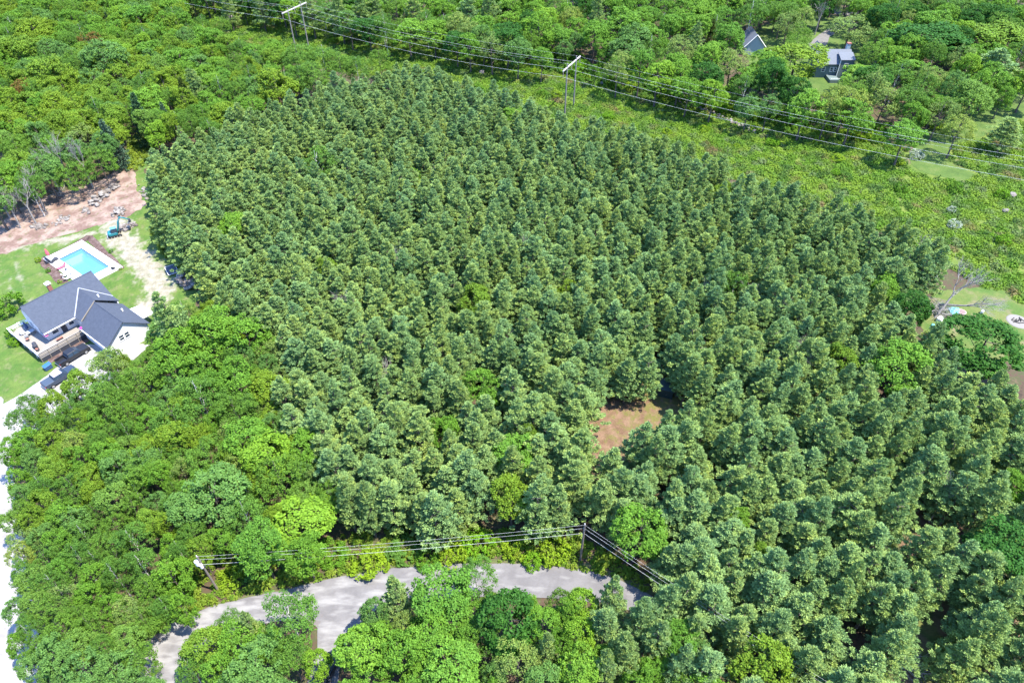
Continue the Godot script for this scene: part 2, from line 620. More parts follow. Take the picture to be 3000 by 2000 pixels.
const NAMES := {"pine": "pine_tree", "spruce": "spruce_tree", "maple": "maple_tree", "lime": "leafy_tree", "oak": "oak_tree", "birch": "birch_tree", "ash": "ash_tree", "dark": "shade_tree", "pale": "pale_tree", "russet": "russet_tree", "shrub": "shrub", "bare": "bare_tree", "lilac": "flowering_shrub", "blossom": "flowering_shrub"}
const LOOK := {"pine": "grey-green pine with upturned tufted branches", "spruce": "dark conical spruce", "maple": "bright green round-crowned maple", "lime": "lime-yellow broadleaf tree", "oak": "olive-gold broad-crowned oak", "birch": "fine-leaved mid-green birch", "ash": "blue-green broadleaf tree", "dark": "deep green glossy broadleaf tree", "pale": "pale sage-green thin-leaved tree", "russet": "russet-brown young-leaved tree", "shrub": "leafy green shrub", "bare": "leafless grey tree with bare twigs", "lilac": "purple-flowered shrub", "blossom": "white-flowered shrub"}
var stand := PackedVector2Array()
func region_of(p: Vector3) -> String:
	if Geometry2D.is_point_in_polygon(Vector2(p.x, p.z), stand) and p.z > -205.0:
		return "among the crowded pines"
	if p.x * 0.53 - (p.z + 208.0) * 0.85 > 14.0:
		return "in the wood beyond the power line"
	if p.z < -118.0 and p.x < -40.0:
		return "in the wood behind the pool yard"
	if p.x > 40.0:
		return "beside the lawn past the pines"
	if p.z > -46.0 - absf(p.x + 2.0) * 0.02 and p.x > -46.0:
		return "on the near side of the gravel road"
	if p.x < -22.0:
		return "in the wood between the driveway and the gravel road"
	return "along the edge of the pines by the gravel road"

func tree(kind: String, p: Vector3, r: float, hs := 1.0, label := "", claims := true) -> Node3D:
	var list: Array = proto[kind]
	var a: Array = list[rng.randi() % list.size()]
	var s: float = r / a[2]
	var reg := region_of(p)
	var o := thing(NAMES[kind], label if label != "" else LOOK[kind] + " " + reg, "shrub" if kind in ["shrub", "lilac", "blossom"] else "tree", p, rng.randf() * TAU, "" if label != "" else LOOK[kind] + " " + reg)
	o.scale = Vector3(s * rf(0.94, 1.06), hs * rf(0.94, 1.06), s * rf(0.94, 1.06))
	if kind == "bare":
		part(o, "trunk", a[0])
	else:
		part(o, "crown", a[0])
		part(o, "trunk", a[1])
	if claims:
		claim(p.x, p.z, r)
	return o

func crown_at(kind: String, x: float, y: float, rpx: float, hs := 0.0, label := "") -> Node3D:   # a tree whose crown's middle is seen at the pixel x, y with the radius rpx; its height comes with its width
	var a: Array = proto[kind][0]
	var h := 1.0
	var p := Vector3()
	var r := 4.0
	for k in 3:
		p = at(x, y, a[4] * h)
		var depth := (p - Vector3(0, CAM_H, 0)).dot(fwd)
		r = rpx * depth / FOCAL * 1.04
		h = hs if hs > 0.0 else clampf(0.5 + 0.5 * r / a[2], 0.45, 1.35)
	return tree(kind, Vector3(p.x, 0, p.z), r, h, label)

# ---------------------------------------------------------------- where the photograph shows open ground (pixels), so that no tree of the woods stands in the way
const OPEN := [
	[[0, 1190], [0, 715], [83, 600], [160, 590], [223, 560], [271, 552], [319, 520], [376, 493], [376, 414], [399, 401], [440, 401], [440, 440], [399, 500], [402, 557], [424, 600], [400, 640], [434, 669], [460, 720], [497, 761], [523, 803], [505, 850], [480, 890], [460, 910], [430, 955], [390, 990], [330, 1010], [290, 1015], [262, 1070], [190, 1130], [140, 1160], [100, 1150], [40, 1180]],
	[[430, 2000], [445, 1890], [620, 1795], [900, 1715], [1200, 1660], [1450, 1650], [1650, 1660], [1800, 1690], [1850, 1730], [1780, 1740], [1650, 1740], [1500, 1750], [1420, 1740], [1160, 1700], [1080, 1770], [1010, 1860], [950, 1960], [900, 1960], [960, 1850], [960, 1790], [850, 1750], [770, 1790], [640, 1810], [560, 1850], [530, 1900], [540, 2000]],
	[[935, 2000], [945, 1910], [985, 1860], [1000, 1800], [1050, 1780], [1015, 1870], [990, 1950], [1000, 2000]],
	[[600, 1720], [640, 1650], [800, 1645], [1000, 1650], [1150, 1590], [1500, 1600], [1700, 1610], [1850, 1690], [1650, 1660], [1200, 1660], [900, 1715]],
	[[1745, 1280], [1785, 1205], [1840, 1160], [1890, 1140], [1950, 1125], [1990, 1165], [1960, 1185], [1890, 1230], [1860, 1270], [1800, 1285]],
	[[560, 20], [700, 30], [870, 90], [1000, 110], [1290, 170], [1400, 210], [1650, 230], [1800, 270], [2000, 310], [2240, 380], [2560, 440], [2700, 500], [2710, 420], [2850, 320], [3000, 280], [3000, 850], [2900, 850], [2840, 760], [2750, 680], [2560, 600], [2400, 540], [2200, 500], [2000, 400], [1850, 360], [1700, 330], [1600, 310], [1480, 250], [1380, 225], [1280, 195], [1100, 160], [900, 125], [800, 115], [690, 108], [620, 88], [565, 55]],
	[[2760, 850], [2900, 845], [3000, 870], [3000, 1010], [2940, 960], [2880, 910], [2760, 920], [2720, 940], [2710, 900]],
	[[2600, 1535], [2700, 1510], [2800, 1525], [2880, 1515], [2760, 1570]],
	[[2680, 1830], [2710, 1770], [2780, 1760], [2790, 1830], [2740, 1880]],
	[[2640, 1960], [2670, 1925], [2740, 1965], [2840, 1970], [2940, 1970], [2940, 2000], [2640, 2000]],
	[[2365, 190], [2375, 115], [2510, 110], [2515, 190], [2440, 260], [2395, 275]], [[1635, 150], [1720, 150], [1710, 310], [1640, 320]], [[1670, 1530], [1750, 1530], [1770, 1690], [1660, 1690]],
	[[2365, 118], [2415, 74], [2450, 84], [2400, 124]], [[2410, 16], [2485, 26], [2475, 48], [2415, 44]], [[2215, 112], [2290, 100], [2285, 130], [2230, 130]], [[2170, 75], [2210, 70], [2265, 160], [2185, 155]],
	[[0, 1180], [38, 1165], [25, 1400], [40, 1700], [70, 1900], [70, 2000], [0, 2000]],
]
var open_px := []
func in_open(p: Vector3, H: float, R: float) -> bool:
	for q in [[0.98, 0.0], [0.75, 0.75], [0.75, -0.75], [0.6, 0.95], [0.6, -0.95], [0.35, 0.8], [0.35, -0.8]]:
		var s := pix(p + Vector3(R * q[1], H * q[0], 0))
		for poly in open_px:
			if Geometry2D.is_point_in_polygon(s, poly):
				return true
	return false

# crowns seen in the photograph: [window x, window y, magnification, [[kind, x, y, radius], ...]] in the pixels of that window
const SEEN := [
	[0, 0, 3.36, [["oak", 90, 60, 110], ["maple", 300, 80, 120], ["maple", 480, 60, 110], ["maple", 640, 50, 100], ["maple", 850, 30, 110], ["maple", 1050, 40, 110], ["birch", 1250, 40, 110], ["birch", 1430, 40, 90], ["maple", 1600, 50, 80], ["maple", 1760, 40, 90],
		["maple", 120, 200, 120], ["birch", 250, 150, 90], ["lime", 450, 180, 70], ["birch", 600, 200, 100], ["maple", 780, 170, 90], ["maple", 950, 220, 95], ["russet", 870, 150, 45], ["spruce", 1085, 280, 40], ["lime", 1160, 200, 95], ["maple", 1370, 180, 150], ["russet", 1600, 170, 75], ["maple", 1780, 220, 120],
		["oak", 330, 300, 170], ["maple", 100, 330, 110], ["maple", 620, 300, 110], ["ash", 880, 330, 60], ["birch", 720, 330, 80], ["maple", 1320, 330, 90], ["birch", 1430, 370, 120], ["maple", 1570, 330, 90], ["maple", 1660, 400, 120], ["maple", 2050, 380, 130], ["birch", 1990, 240, 80], ["birch", 2170, 240, 90],
		["oak", 180, 480, 180], ["russet", 860, 410, 115], ["oak", 1100, 420, 100], ["ash", 480, 490, 130], ["ash", 640, 560, 120], ["ash", 1020, 560, 210], ["oak", 1330, 560, 90], ["maple", 1430, 500, 90], ["maple", 1760, 560, 170], ["maple", 1900, 480, 110],
		["oak", 430, 700, 230], ["maple", 70, 680, 110], ["birch", 170, 610, 90], ["ash", 920, 790, 140], ["ash", 1230, 830, 80], ["oak", 1400, 690, 140], ["lime", 1530, 640, 80], ["maple", 1850, 690, 120], ["birch", 2040, 520, 80], ["oak", 2150, 520, 60], ["birch", 2280, 600, 110], ["maple", 2200, 760, 110],
		["oak", 680, 760, 160], ["russet", 240, 860, 130], ["oak", 500, 860, 120], ["oak", 90, 820, 110], ["birch", 1150, 910, 140], ["oak", 1600, 830, 140], ["pine", 1930, 830, 110], ["lime", 1440, 970, 180],
		["oak", 90, 1010, 140], ["oak", 300, 1000, 150], ["oak", 520, 1010, 170], ["oak", 740, 1040, 140], ["oak", 970, 1010, 130], ["maple", 1240, 930, 70], ["oak", 1090, 1160, 160], ["birch", 1250, 1100, 70], ["lime", 1520, 1130, 110], ["spruce", 1830, 980, 85], ["maple", 2050, 1010, 130], ["oak", 1700, 950, 60],
		["oak", 100, 1170, 150], ["oak", 350, 1170, 160], ["oak", 570, 1190, 140], ["oak", 820, 1180, 150], ["spruce", 1400, 1220, 110], ["spruce", 1640, 1200, 70], ["oak", 2230, 1130, 140], ["maple", 1990, 1120, 80], ["maple", 1760, 1150, 60],
		["oak", 250, 1320, 150], ["oak", 480, 1280, 140], ["pale", 770, 1340, 160], ["oak", 1080, 1300, 150], ["spruce", 1100, 1450, 110], ["ash", 40, 1400, 120]]],
	[550, 0, 2.94, [["maple", 50, 520, 90], ["maple", 200, 330, 130], ["maple", 560, 440, 120], ["russet", 300, 420, 50], ["birch", 420, 530, 90], ["oak", 750, 720, 180], ["birch", 950, 500, 170], ["birch", 1160, 480, 170], ["birch", 1080, 660, 150], ["birch", 1300, 540, 140], ["birch", 1450, 560, 100], ["birch", 1650, 490, 105],
		["maple", 700, 430, 90], ["birch", 450, 760, 130], ["maple", 540, 930, 120], ["maple", 330, 870, 80], ["oak", 310, 1000, 140], ["birch", 200, 1140, 110], ["pine", 60, 740, 90], ["maple", 160, 880, 90], ["birch", 60, 970, 80], ["birch", 800, 1120, 80],
		["pine", 1050, 50, 100], ["birch", 1160, 70, 90], ["pine", 1300, 70, 110], ["maple", 1280, 30, 60], ["pine", 1480, 60, 110], ["pine", 1620, 60, 100], ["birch", 1800, 80, 120], ["pine", 1950, 60, 100], ["maple", 2100, 60, 110], ["birch", 2250, 60, 100], ["birch", 1840, 220, 100], ["birch", 1680, 220, 90], ["birch", 2060, 210, 110], ["birch", 2210, 190, 110], ["maple", 2310, 180, 100],
		["maple", 1930, 640, 55], ["dark", 470, 30, 70], ["pine", 330, 10, 80], ["pine", 620, 20, 80], ["dark", 760, 30, 70]]],
	[1350, 0, 2.94, [["pine", 60, 60, 110], ["pine", 230, 60, 110], ["maple", 420, 80, 130], ["maple", 620, 60, 100], ["birch", 800, 60, 110], ["birch", 920, 90, 90], ["maple", 1080, 50, 80], ["pine", 1180, 100, 100], ["maple", 1400, 50, 90], ["maple", 1540, 40, 90], ["maple", 1760, 50, 90], ["maple", 1950, 60, 120], ["birch", 2120, 60, 110],
		["birch", 280, 200, 90], ["maple", 260, 310, 90], ["birch", 440, 320, 80], ["maple", 670, 240, 160], ["birch", 610, 350, 110], ["maple", 800, 230, 80], ["maple", 1000, 240, 105], ["maple", 1380, 210, 185], ["maple", 1620, 120, 90], ["birch", 1750, 190, 90], ["maple", 1880, 160, 105], ["birch", 2200, 230, 100],
		["ash", 890, 400, 70], ["ash", 990, 360, 70], ["maple", 1260, 410, 100], ["maple", 1700, 340, 110], ["birch", 1780, 500, 140], ["maple", 1860, 570, 130], ["pine", 2040, 330, 90], ["spruce", 2150, 350, 65], ["birch", 1560, 280, 70], ["maple", 1340, 560, 80],
		["lime", 430, 1000, 85], ["maple", 150, 800, 70], ["maple", 1160, 600, 45], ["shrub", 880, 735, 40], ["shrub", 1160, 610, 45], ["shrub", 1530, 660, 40], ["shrub", 1480, 740, 70], ["shrub", 1660, 780, 60], ["shrub", 1750, 830, 55], ["shrub", 560, 610, 60], ["shrub", 300, 470, 60], ["shrub", 640, 600, 60], ["shrub", 760, 560, 60], ["shrub", 1100, 700, 60], ["shrub", 1220, 690, 60]]],
	[2100, 0, 3.92, [["maple", 60, 190, 140], ["maple", 150, 430, 170], ["pale", 180, 720, 210], ["maple", 230, 440, 90], ["maple", 500, 130, 100], ["birch", 300, 170, 100], ["maple", 560, 60, 120], ["maple", 700, 110, 110], ["maple", 880, 80, 150], ["birch", 1060, 120, 80], ["bare", 1190, 170, 90], 
		["maple", 1860, 60, 110], ["birch", 2060, 110, 180], ["ash", 380, 1200, 150], ["ash", 600, 1220, 130], ["shrub", 800, 1300, 90], ["shrub", 960, 1310, 100], ["shrub", 480, 1330, 80], ["birch", 330, 1000, 170]]],
	[2400, 0, 3.485, [["birch", 1380, 800, 140], ["ash", 1570, 1010, 215], ["pale", 300, 1000, 210], ["pale", 690, 980, 190], ["birch", 950, 1000, 190], ["maple", 1190, 1080, 120], ["maple", 980, 1170, 130], ["maple", 640, 60, 80], ["birch", 850, 80, 150], ["maple", 1050, 120, 130], ["birch", 1300, 80, 170], ["maple", 1600, 60, 130], ["maple", 1850, 60, 140], ["birch", 2030, 120, 120],
		["shrub", 1740, 1040, 90], ["shrub", 1250, 1290, 80], ["shrub", 600, 1400, 80], ["shrub", 720, 1500, 55], ["shrub", 800, 1490, 55], ["shrub", 880, 1500, 50], ["pale", 1450, 1290, 170], ["birch", 2040, 560, 140], ["birch", 2060, 800, 120], ["maple", 1900, 960, 110]]],
	[0, 1150, 1.845, [["birch", 100, 150, 70], ["birch", 280, 170, 80], ["birch", 170, 60, 60], ["maple", 60, 330, 65], ["ash", 160, 330, 60], ["pale", 400, 280, 85], ["maple", 500, 190, 70], ["birch", 390, 100, 70], ["birch", 560, 60, 80], ["birch", 680, 120, 90], ["maple", 800, 150, 80], ["oak", 960, 90, 85], ["oak", 950, 240, 100], ["lime", 600, 300, 50], ["ash", 640, 410, 100], ["ash", 780, 390, 100], ["oak", 300, 420, 85], ["birch", 230, 520, 80], ["maple", 90, 480, 70], ["birch", 400, 520, 85], ["ash", 610, 570, 95], ["birch", 120, 640, 75], ["maple", 330, 640, 85], ["maple", 320, 790, 75], ["birch", 450, 760, 85], ["birch", 620, 720, 85], ["oak", 820, 690, 85], ["birch", 720, 800, 95], ["ash", 1020, 620, 120], ["pale", 100, 860, 75], ["birch", 250, 900, 85], ["birch", 420, 890, 80], ["maple", 500, 1000, 75], ["birch", 640, 900, 80], ["birch", 760, 920, 95], ["birch", 810, 1060, 95], ["maple", 930, 990, 95], ["birch", 130, 1000, 75], ["birch", 290, 1040, 85], ["ash", 100, 1180, 70], ["maple", 470, 1080, 75], ["birch", 300, 1180, 100], ["maple", 620, 1150, 70], ["maple", 980, 1150, 75], ["birch", 880, 1150, 75], ["birch", 160, 1300, 80], ["birch", 340, 1290, 110], ["birch", 490, 1260, 100], ["ash", 300, 1420, 110], ["ash", 450, 1490, 120], ["ash", 640, 1480, 105], ["birch", 750, 1440, 95], ["ash", 190, 1490, 80], ["birch", 560, 1400, 75], ["maple", 90, 1360, 60], ["birch", 510, 640, 75], ["birch", 720, 620, 80], ["maple", 860, 450, 80], ["birch", 880, 350, 80], ["ash", 60, 700, 60]]],
	[0, 0, 0.784, [["maple", 480, 760, 60], ["maple", 410, 790, 55], ["maple", 560, 760, 55], ["pine", 390, 735, 50], ["maple", 390, 840, 50], ["pale", 250, 840, 45], ["birch", 320, 880, 50], ["maple", 470, 840, 45], ["birch", 460, 910, 60], ["oak", 620, 890, 48], ["birch", 400, 960, 60], ["maple", 560, 1000, 60], ["lime", 610, 1030, 62], ["maple", 690, 1030, 48], ["birch", 330, 1060, 60], ["ash", 490, 1130, 75], ["birch", 640, 1090, 60], ["birch", 560, 1180, 55], ["maple", 600, 1260, 55], ["maple", 540, 870, 50], ["birch", 540, 940, 50], ["birch", 250, 930, 50], ["oak", 180, 880, 35], ["birch", 760, 1140, 40], ["birch", 470, 1040, 50], ["maple", 700, 1270, 45]]],
	[0, 0, 1.0, [["lime", 1505, 1325, 62], ["oak", 1498, 1455, 62], ["maple", 1420, 1135, 60], ["oak", 1392, 880, 50], ["lime", 676, 655, 46], ["maple", 1212, 523, 26], ["birch", 930, 480, 60], ["oak", 2470, 1055, 50], ["maple", 2630, 1075, 85], ["lime", 2600, 845, 42], ["dark", 2670, 890, 60], ["lime", 2160, 1530, 40], ["oak", 2232, 1640, 44], ["lime", 2975, 1420, 45], ["maple", 1877, 1550, 86], ["oak", 1560, 1290, 40], ["birch", 2150, 840, 45], ["oak", 2110, 570, 35], ["oak", 960, 780, 32], ["oak", 1660, 850, 35], ["maple", 1300, 1260, 45],
		["maple", 1298, 1745, 92], ["birch", 1396, 1690, 62], ["maple", 1253, 1850, 80], ["lime", 1320, 1945, 90], ["dark", 1500, 1815, 95], ["maple", 1590, 1830, 60], ["lime", 1709, 1765, 50], ["lime", 1698, 1850, 55], ["pale", 1516, 1945, 80], ["lime", 1691, 1950, 72], ["pine", 1796, 1748, 58], ["pine", 1770, 1830, 55], ["pine", 1880, 1800, 58], ["pine", 1960, 1760, 56], ["pine", 1930, 1860, 60], ["pine", 1840, 1900, 58], ["pine", 2000, 1930, 55], ["pine", 1780, 1960, 50], ["pine", 1600, 1900, 45], ["oak", 2240, 1960, 90], ["birch", 1640, 1760, 40],
		["birch", 853, 1815, 92], ["birch", 667, 1825, 45], ["oak", 600, 1890, 68], ["maple", 713, 1885, 66], ["pine", 740, 1840, 45], ["ash", 748, 1945, 82], ["birch", 850, 1920, 60], ["lime", 925, 1938, 42], ["lime", 1053, 1885, 82], ["pale", 1180, 1825, 48], ["ash", 1092, 1800, 40], ["pine", 1160, 1735, 50], ["maple", 1165, 1910, 70], ["maple", 1080, 1985, 60], ["birch", 560, 1960, 50], ["maple", 660, 1970, 60],
		["shrub", 1081, 1645, 55], ["shrub", 1620, 1605, 50], ["shrub", 1180, 1600, 50], ["shrub", 870, 1640, 50], ["shrub", 970, 1620, 50], ["shrub", 740, 1660, 45], ["shrub", 1400, 1590, 50], ["shrub", 1330, 1625, 45], ["shrub", 1510, 1600, 45], ["shrub", 1250, 1640, 40], ["shrub", 1560, 1640, 30], ["shrub", 680, 1690, 40], ["shrub", 520, 1730, 45], ["shrub", 470, 1700, 45]]],
]

func wood_fill(px: Array, h: float, tries: int, kinds: Array, rmin: float, rmax: float, share: float, tall: float) -> void:   # fills a wood with trees of these kinds where no seen crown stands
	var poly := ground_poly(px, h)
	var lo := Vector2(1e9, 1e9)
	var hi := -lo
	for p in poly:
		lo = lo.min(p)
		hi = hi.max(p)
	for k in tries:
		var q := Vector2(rf(lo.x, hi.x), rf(lo.y, hi.y))
		var r := rf(rmin, rmax)
		if not Geometry2D.is_point_in_polygon(q, poly) or not free_spot(q.x, q.y, r, share):
			continue
		var p := Vector3(q.x, 0, q.y)
		if in_open(p, 12.0 * tall, r):
			continue
		var sc := pix(p + Vector3(0, 6.0 * tall, 0))
		if sc.x < -110.0 or sc.x > 3150.0 or sc.y > 2150.0:
			continue
		tree(kinds[rng.randi() % kinds.size()], p, r, tall * rf(0.88, 1.1))

func plant_trees() -> void:
	for poly in OPEN:
		var pk := PackedVector2Array()
		for q in poly:
			pk.append(Vector2(q[0], q[1]))
		open_px.append(pk)
	var own := [
		["oak", 2335, 170, 88, 1.15, "huge olive-green oak standing in front of the grey-roofed house"],
		["pale", 2498, 72, 66, 1.05, "big pale green tree beside the grey house chimney and driveway"],
		["lime", 2532, 222, 60, 0.8, "bright round maple hiding the corner of the grey-roofed house"],
		["dark", 2724, 110, 98, 1.3, "huge dark green tree on the shady lawn behind the grey house"],
		["oak", 2916, 95, 94, 1.3, "huge golden-green oak beside the tall dark pine"],
		["pine", 2930, 185, 72, 1.2, "tall blue-green pine in front of the golden oak"],
		["maple", 2692, 215, 62, 1.0, "tall domed green tree between the grey house and the mown path"],
		["pine", 2955, 382, 50, 0.75, "small dark pine on the mown grass under the power line"],
		["dark", 2892, 1006, 112, 1.0, "big dark glossy tree beside the fire pit lawn"],
		["dark", 2950, 1620, 100, 1.0, "big dark tree casting black shade on the small lawn"],
		["lime", 885, 1512, 104, 0.72, "broad lime-green maple overhanging the roadside wires"],
		["shrub", 12, 885, 48, 2.3, "bushy green tree at the edge of the pool yard lawn"],
	]
	own.append(["lilac", 2512, 388, 16, 1.3, "purple-flowered shrub in the shade below the power wires"])
	own.append(["blossom", 2690, 450, 20, 1.2, "white-flowered shrub beside the mown grass path"])
	own.append(["blossom", 2802, 655, 20, 1.0, "large white-flowered shrub at the pines' edge of the clearing"])
	own.append(["blossom", 2790, 612, 13, 0.9, "small white-flowered shrub behind the larger white one"])
	for t in own:
		crown_at(t[0], t[1], t[2], t[3], t[4], t[5])
	for w in SEEN:
		for t in w[3]:
			crown_at(t[0], w[0] + t[1] / w[2], w[1] + t[2] / w[2], t[3] / w[2])
	# the pine stand: staggered rows about four metres apart
	var border := [[405, 510], [430, 430], [530, 390], [660, 345], [720, 320], [820, 300], [900, 270], [970, 225], [1120, 190], [1270, 172], [1400, 225], [1530, 250], [1640, 305], [1800, 340], [1910, 365], [2000, 395], [2100, 470], [2200, 490], [2300, 505], [2420, 548], [2550, 600], [2650, 640], [2740, 670], [2850, 750], [2820, 820], [2740, 830], [2720, 950], [2800, 1020], [2930, 1120], [3080, 1220], [3120, 1600], [3120, 2080], [2100, 2080], [2060, 1960], [1990, 1810], [1880, 1650], [1790, 1600], [1700, 1540], [1560, 1580], [1400, 1585], [1230, 1600], [1080, 1570], [1010, 1480], [980, 1410], [940, 1340], [845, 1280], [830, 1170], [842, 1060], [770, 970], [700, 930], [600, 870], [535, 770], [470, 690], [420, 620]]
	for q in border:
		var g := at(q[0], q[1], 11.0 if q[1] < 700 else 8.5)
		stand.append(Vector2(g.x, g.z))
	var lo := Vector2(1e9, 1e9)
	var hi := -lo
	for p in stand:
		lo = lo.min(p)
		hi = hi.max(p)
	var pines := []
	var turn := 0.42
	for i in range(-80, 80):
		for j in range(-100, 100):
			var q := Vector2(i * 3.35 + (j % 2) * 1.65, j * 3.1).rotated(turn) + Vector2(20, -120) + Vector2(rf(-1, 1), rf(-1, 1)) * 1.25
			if q.x < lo.x or q.y < lo.y or q.x > hi.x or q.y > hi.y or not Geometry2D.is_point_in_polygon(q, stand):
				continue
			var r := rf(2.65, 3.55)
			var hs := rf(0.8, 1.0) * (1.0 + nz(q.x, q.y, 1.5) * 0.08)
			var p := Vector3(q.x, 0, q.y)
			if not free_spot(q.x, q.y, r * 0.8, 0.55) or in_open(p, 13.0 * hs, r * 0.9):
				continue
			var s := pix(p + Vector3(0, 10, 0))
			if s.x < -120 or s.x > 3120 or s.y > 2150:
				continue
			claim(q.x, q.y, r * 0.45)
			pines.append([p.distance_to(Vector3(0, CAM_H, 0)) , p, r, hs])
	pines.sort_custom(func(a, b): return a[0] < b[0])
	for k in mini(285, pines.size()):
		tree("pine", pines[k][1], pines[k][2], pines[k][3], "", false)
	print("pines ", pines.size())
	var rest := Node3D.new()
	rest.name = "pine_plantation"
	add_child(rest)
	rest.set_meta("kind", "stuff")
	rest.set_meta("label", "dense far half of the grey-green pine stand towards the power line")
	rest.set_meta("category", "pine wood")
	var lists := []
	for k in proto.pine.size():
		lists.append([])
	for k in range(285, pines.size()):
		lists[rng.randi() % lists.size()].append(pines[k])
	var trunks := []
	for v in lists.size():
		var mm := MultiMesh.new()
		mm.transform_format = MultiMesh.TRANSFORM_3D
		mm.use_colors = true
		mm.mesh = proto.pine[v][0]
		mm.instance_count = lists[v].size()
		for k in lists[v].size():
			var e: Array = lists[v][k]
			var s: float = e[2] / proto.pine[v][2]
			var tf := Transform3D(Basis(Vector3.UP, rng.randf() * TAU).scaled_local(Vector3(s, e[3], s)), e[1])
			mm.set_instance_transform(k, tf)
			var w := rf(-1, 1)
			mm.set_instance_color(k, Color(1.0 + 0.1 * w, 1.0 + 0.04 * w, 1.0 - 0.06 * w))
			trunks.append(tf)
		var o := MultiMeshInstance3D.new()
		o.name = "crowns" if v == 0 else "crowns_%03d" % v
		o.multimesh = mm
		o.set_meta("kind", "stuff")
		rest.add_child(o)
	var mt := MultiMesh.new()
	mt.transform_format = MultiMesh.TRANSFORM_3D
	mt.mesh = proto.pine[0][1]
	mt.instance_count = trunks.size()
	for k in trunks.size():
		mt.set_instance_transform(k, trunks[k])
	var ot := MultiMeshInstance3D.new()
	ot.name = "trunks"
	ot.multimesh = mt
	ot.set_meta("kind", "stuff")
	rest.add_child(ot)
	# the other woods
	wood_fill([[-60, 700], [-60, -60], [560, -60], [560, 60], [700, 110], [850, 150], [960, 190], [820, 280], [640, 330], [480, 400], [400, 420], [370, 480], [300, 520], [200, 545], [90, 590], [0, 690]], 8.0, 5000, ["oak", "ash", "lime", "birch", "maple", "oak", "birch"], 2.9, 4.4, 0.55, 1.0)
	wood_fill([[560, -60], [3060, -60], [3060, 270], [2850, 310], [2720, 380], [2640, 410], [2400, 370], [2200, 330], [2000, 285], [1800, 235], [1650, 185], [1290, 130], [1000, 75], [860, 42], [720, 15], [580, -5]], 8.0, 6000, ["maple", "birch", "ash", "lime", "maple", "pale", "lime", "dark"], 4.0, 5.8, 0.64, 1.15)
	wood_fill([[40, 1200], [120, 1170], [200, 1140], [270, 1080], [330, 1020], [430, 930], [560, 900], [700, 930], [840, 1080], [850, 1280], [960, 1370], [1010, 1520], [900, 1620], [640, 1640], [560, 1730], [470, 1800], [400, 1900], [440, 2080], [60, 2080], [20, 1500]], 5.5, 4000, ["birch", "pale", "maple", "ash", "ash", "birch", "oak"], 1.7, 2.7, 0.55, 0.72)
	wood_fill([[560, 2080], [560, 1900], [700, 1840], [900, 1800], [1040, 1800], [1160, 1740], [1300, 1720], [1500, 1780], [1750, 1770], [1900, 1800], [2050, 1900], [2100, 2080]], 5.5, 1500, ["maple", "lime", "maple", "birch", "ash"], 1.6, 2.8, 0.56, 0.75)
	for b in [[1180, 790, 30], [1130, 1130, 40], [2325, 1065, 45], [1510, 745, 30], [2700, 730, 45], [2200, 880, 35], [1010, 900, 28], [2070, 880, 30], [2770, 1460, 34], [1280, 515, 25]]:
		crown_at("bare", b[0], b[1], b[2], 0.85)
	for b in [[105, 655, 0.9], [133, 618, 1.0], [178, 567, 1.0], [212, 547, 1.05], [272, 548, 1.1], [60, 668, 0.8], [30, 640, 0.85]]:
		tree("bare", foot(b[0], b[1]), 2.6, b[2], "tall leafless trunk at the raw soil edge of the pool yard wood").set_meta("group", "leafless trunks at the soil edge")

func brush(called: String, label: String, m: Mesh, spots: Array, tint: Callable) -> void:
	var mm := MultiMesh.new()
	mm.transform_format = MultiMesh.TRANSFORM_3D
	mm.use_colors = true
	mm.mesh = m
	mm.instance_count = spots.size()
	for k in spots.size():
		var q: Vector2 = spots[k]
		var s := rf(0.4, 1.45)
		mm.set_instance_transform(k, Transform3D(Basis(Vector3.UP, rng.randf() * TAU).scaled_local(Vector3(s, s * rf(0.7, 1.3), s)), Vector3(q.x, 0, q.y)))
		mm.set_instance_color(k, tint.call(q.x, q.y))
	var o := MultiMeshInstance3D.new()
	o.name = numbered(called)
	o.multimesh = mm
	add_child(o)
	o.set_meta("kind", "stuff")
	o.set_meta("label", label)
	o.set_meta("category", "undergrowth")

func scatter(poly: PackedVector2Array, per_m2: float, keep: Callable) -> Array:
	var lo := Vector2(1e9, 1e9)
	var hi := -lo
	for p in poly:
		lo = lo.min(p)
		hi = hi.max(p)
	var out := []
	for k in int((hi.x - lo.x) * (hi.y - lo.y) * per_m2):
		var q := Vector2(rf(lo.x, hi.x), rf(lo.y, hi.y))
		if Geometry2D.is_point_in_polygon(q, poly) and keep.call(q):
			out.append(q)
	return out

const POOL_C := Vector3(-92.7, 0, -124.3)
const YAW := 0.9233      # the house and the pool share this turn
func pool_hole(grow: float) -> PackedVector2Array:
	var r := PackedVector2Array()
	for q in [[-1, -1], [1, -1], [1, 1], [-1, 1]]:
		var p := POOL_C + Vector3(q[0] * (2.65 + grow), 0, q[1] * (5.8 + grow)).rotated(Vector3.UP, YAW)
		r.append(Vector2(p.x, p.z))
	return r

func with_hole(poly: PackedVector2Array) -> Array:
	var out := []
	var c := Vector2(POOL_C.x, POOL_C.z)
	for side in [PackedVector2Array([Vector2(-9000, -9000), Vector2(c.x, -9000), Vector2(c.x, 9000), Vector2(-9000, 9000)]), PackedVector2Array([Vector2(c.x, -9000), Vector2(9000, -9000), Vector2(9000, 9000), Vector2(c.x, 9000)])]:
		for half in Geometry2D.intersect_polygons(poly, side):
			out.append_array(Geometry2D.clip_polygons(half, pool_hole(0.2)))
	return out

func mixc(a: Color, b: Color, t: float) -> Color:
	return a.lerp(b, clampf(t, 0.0, 1.0))

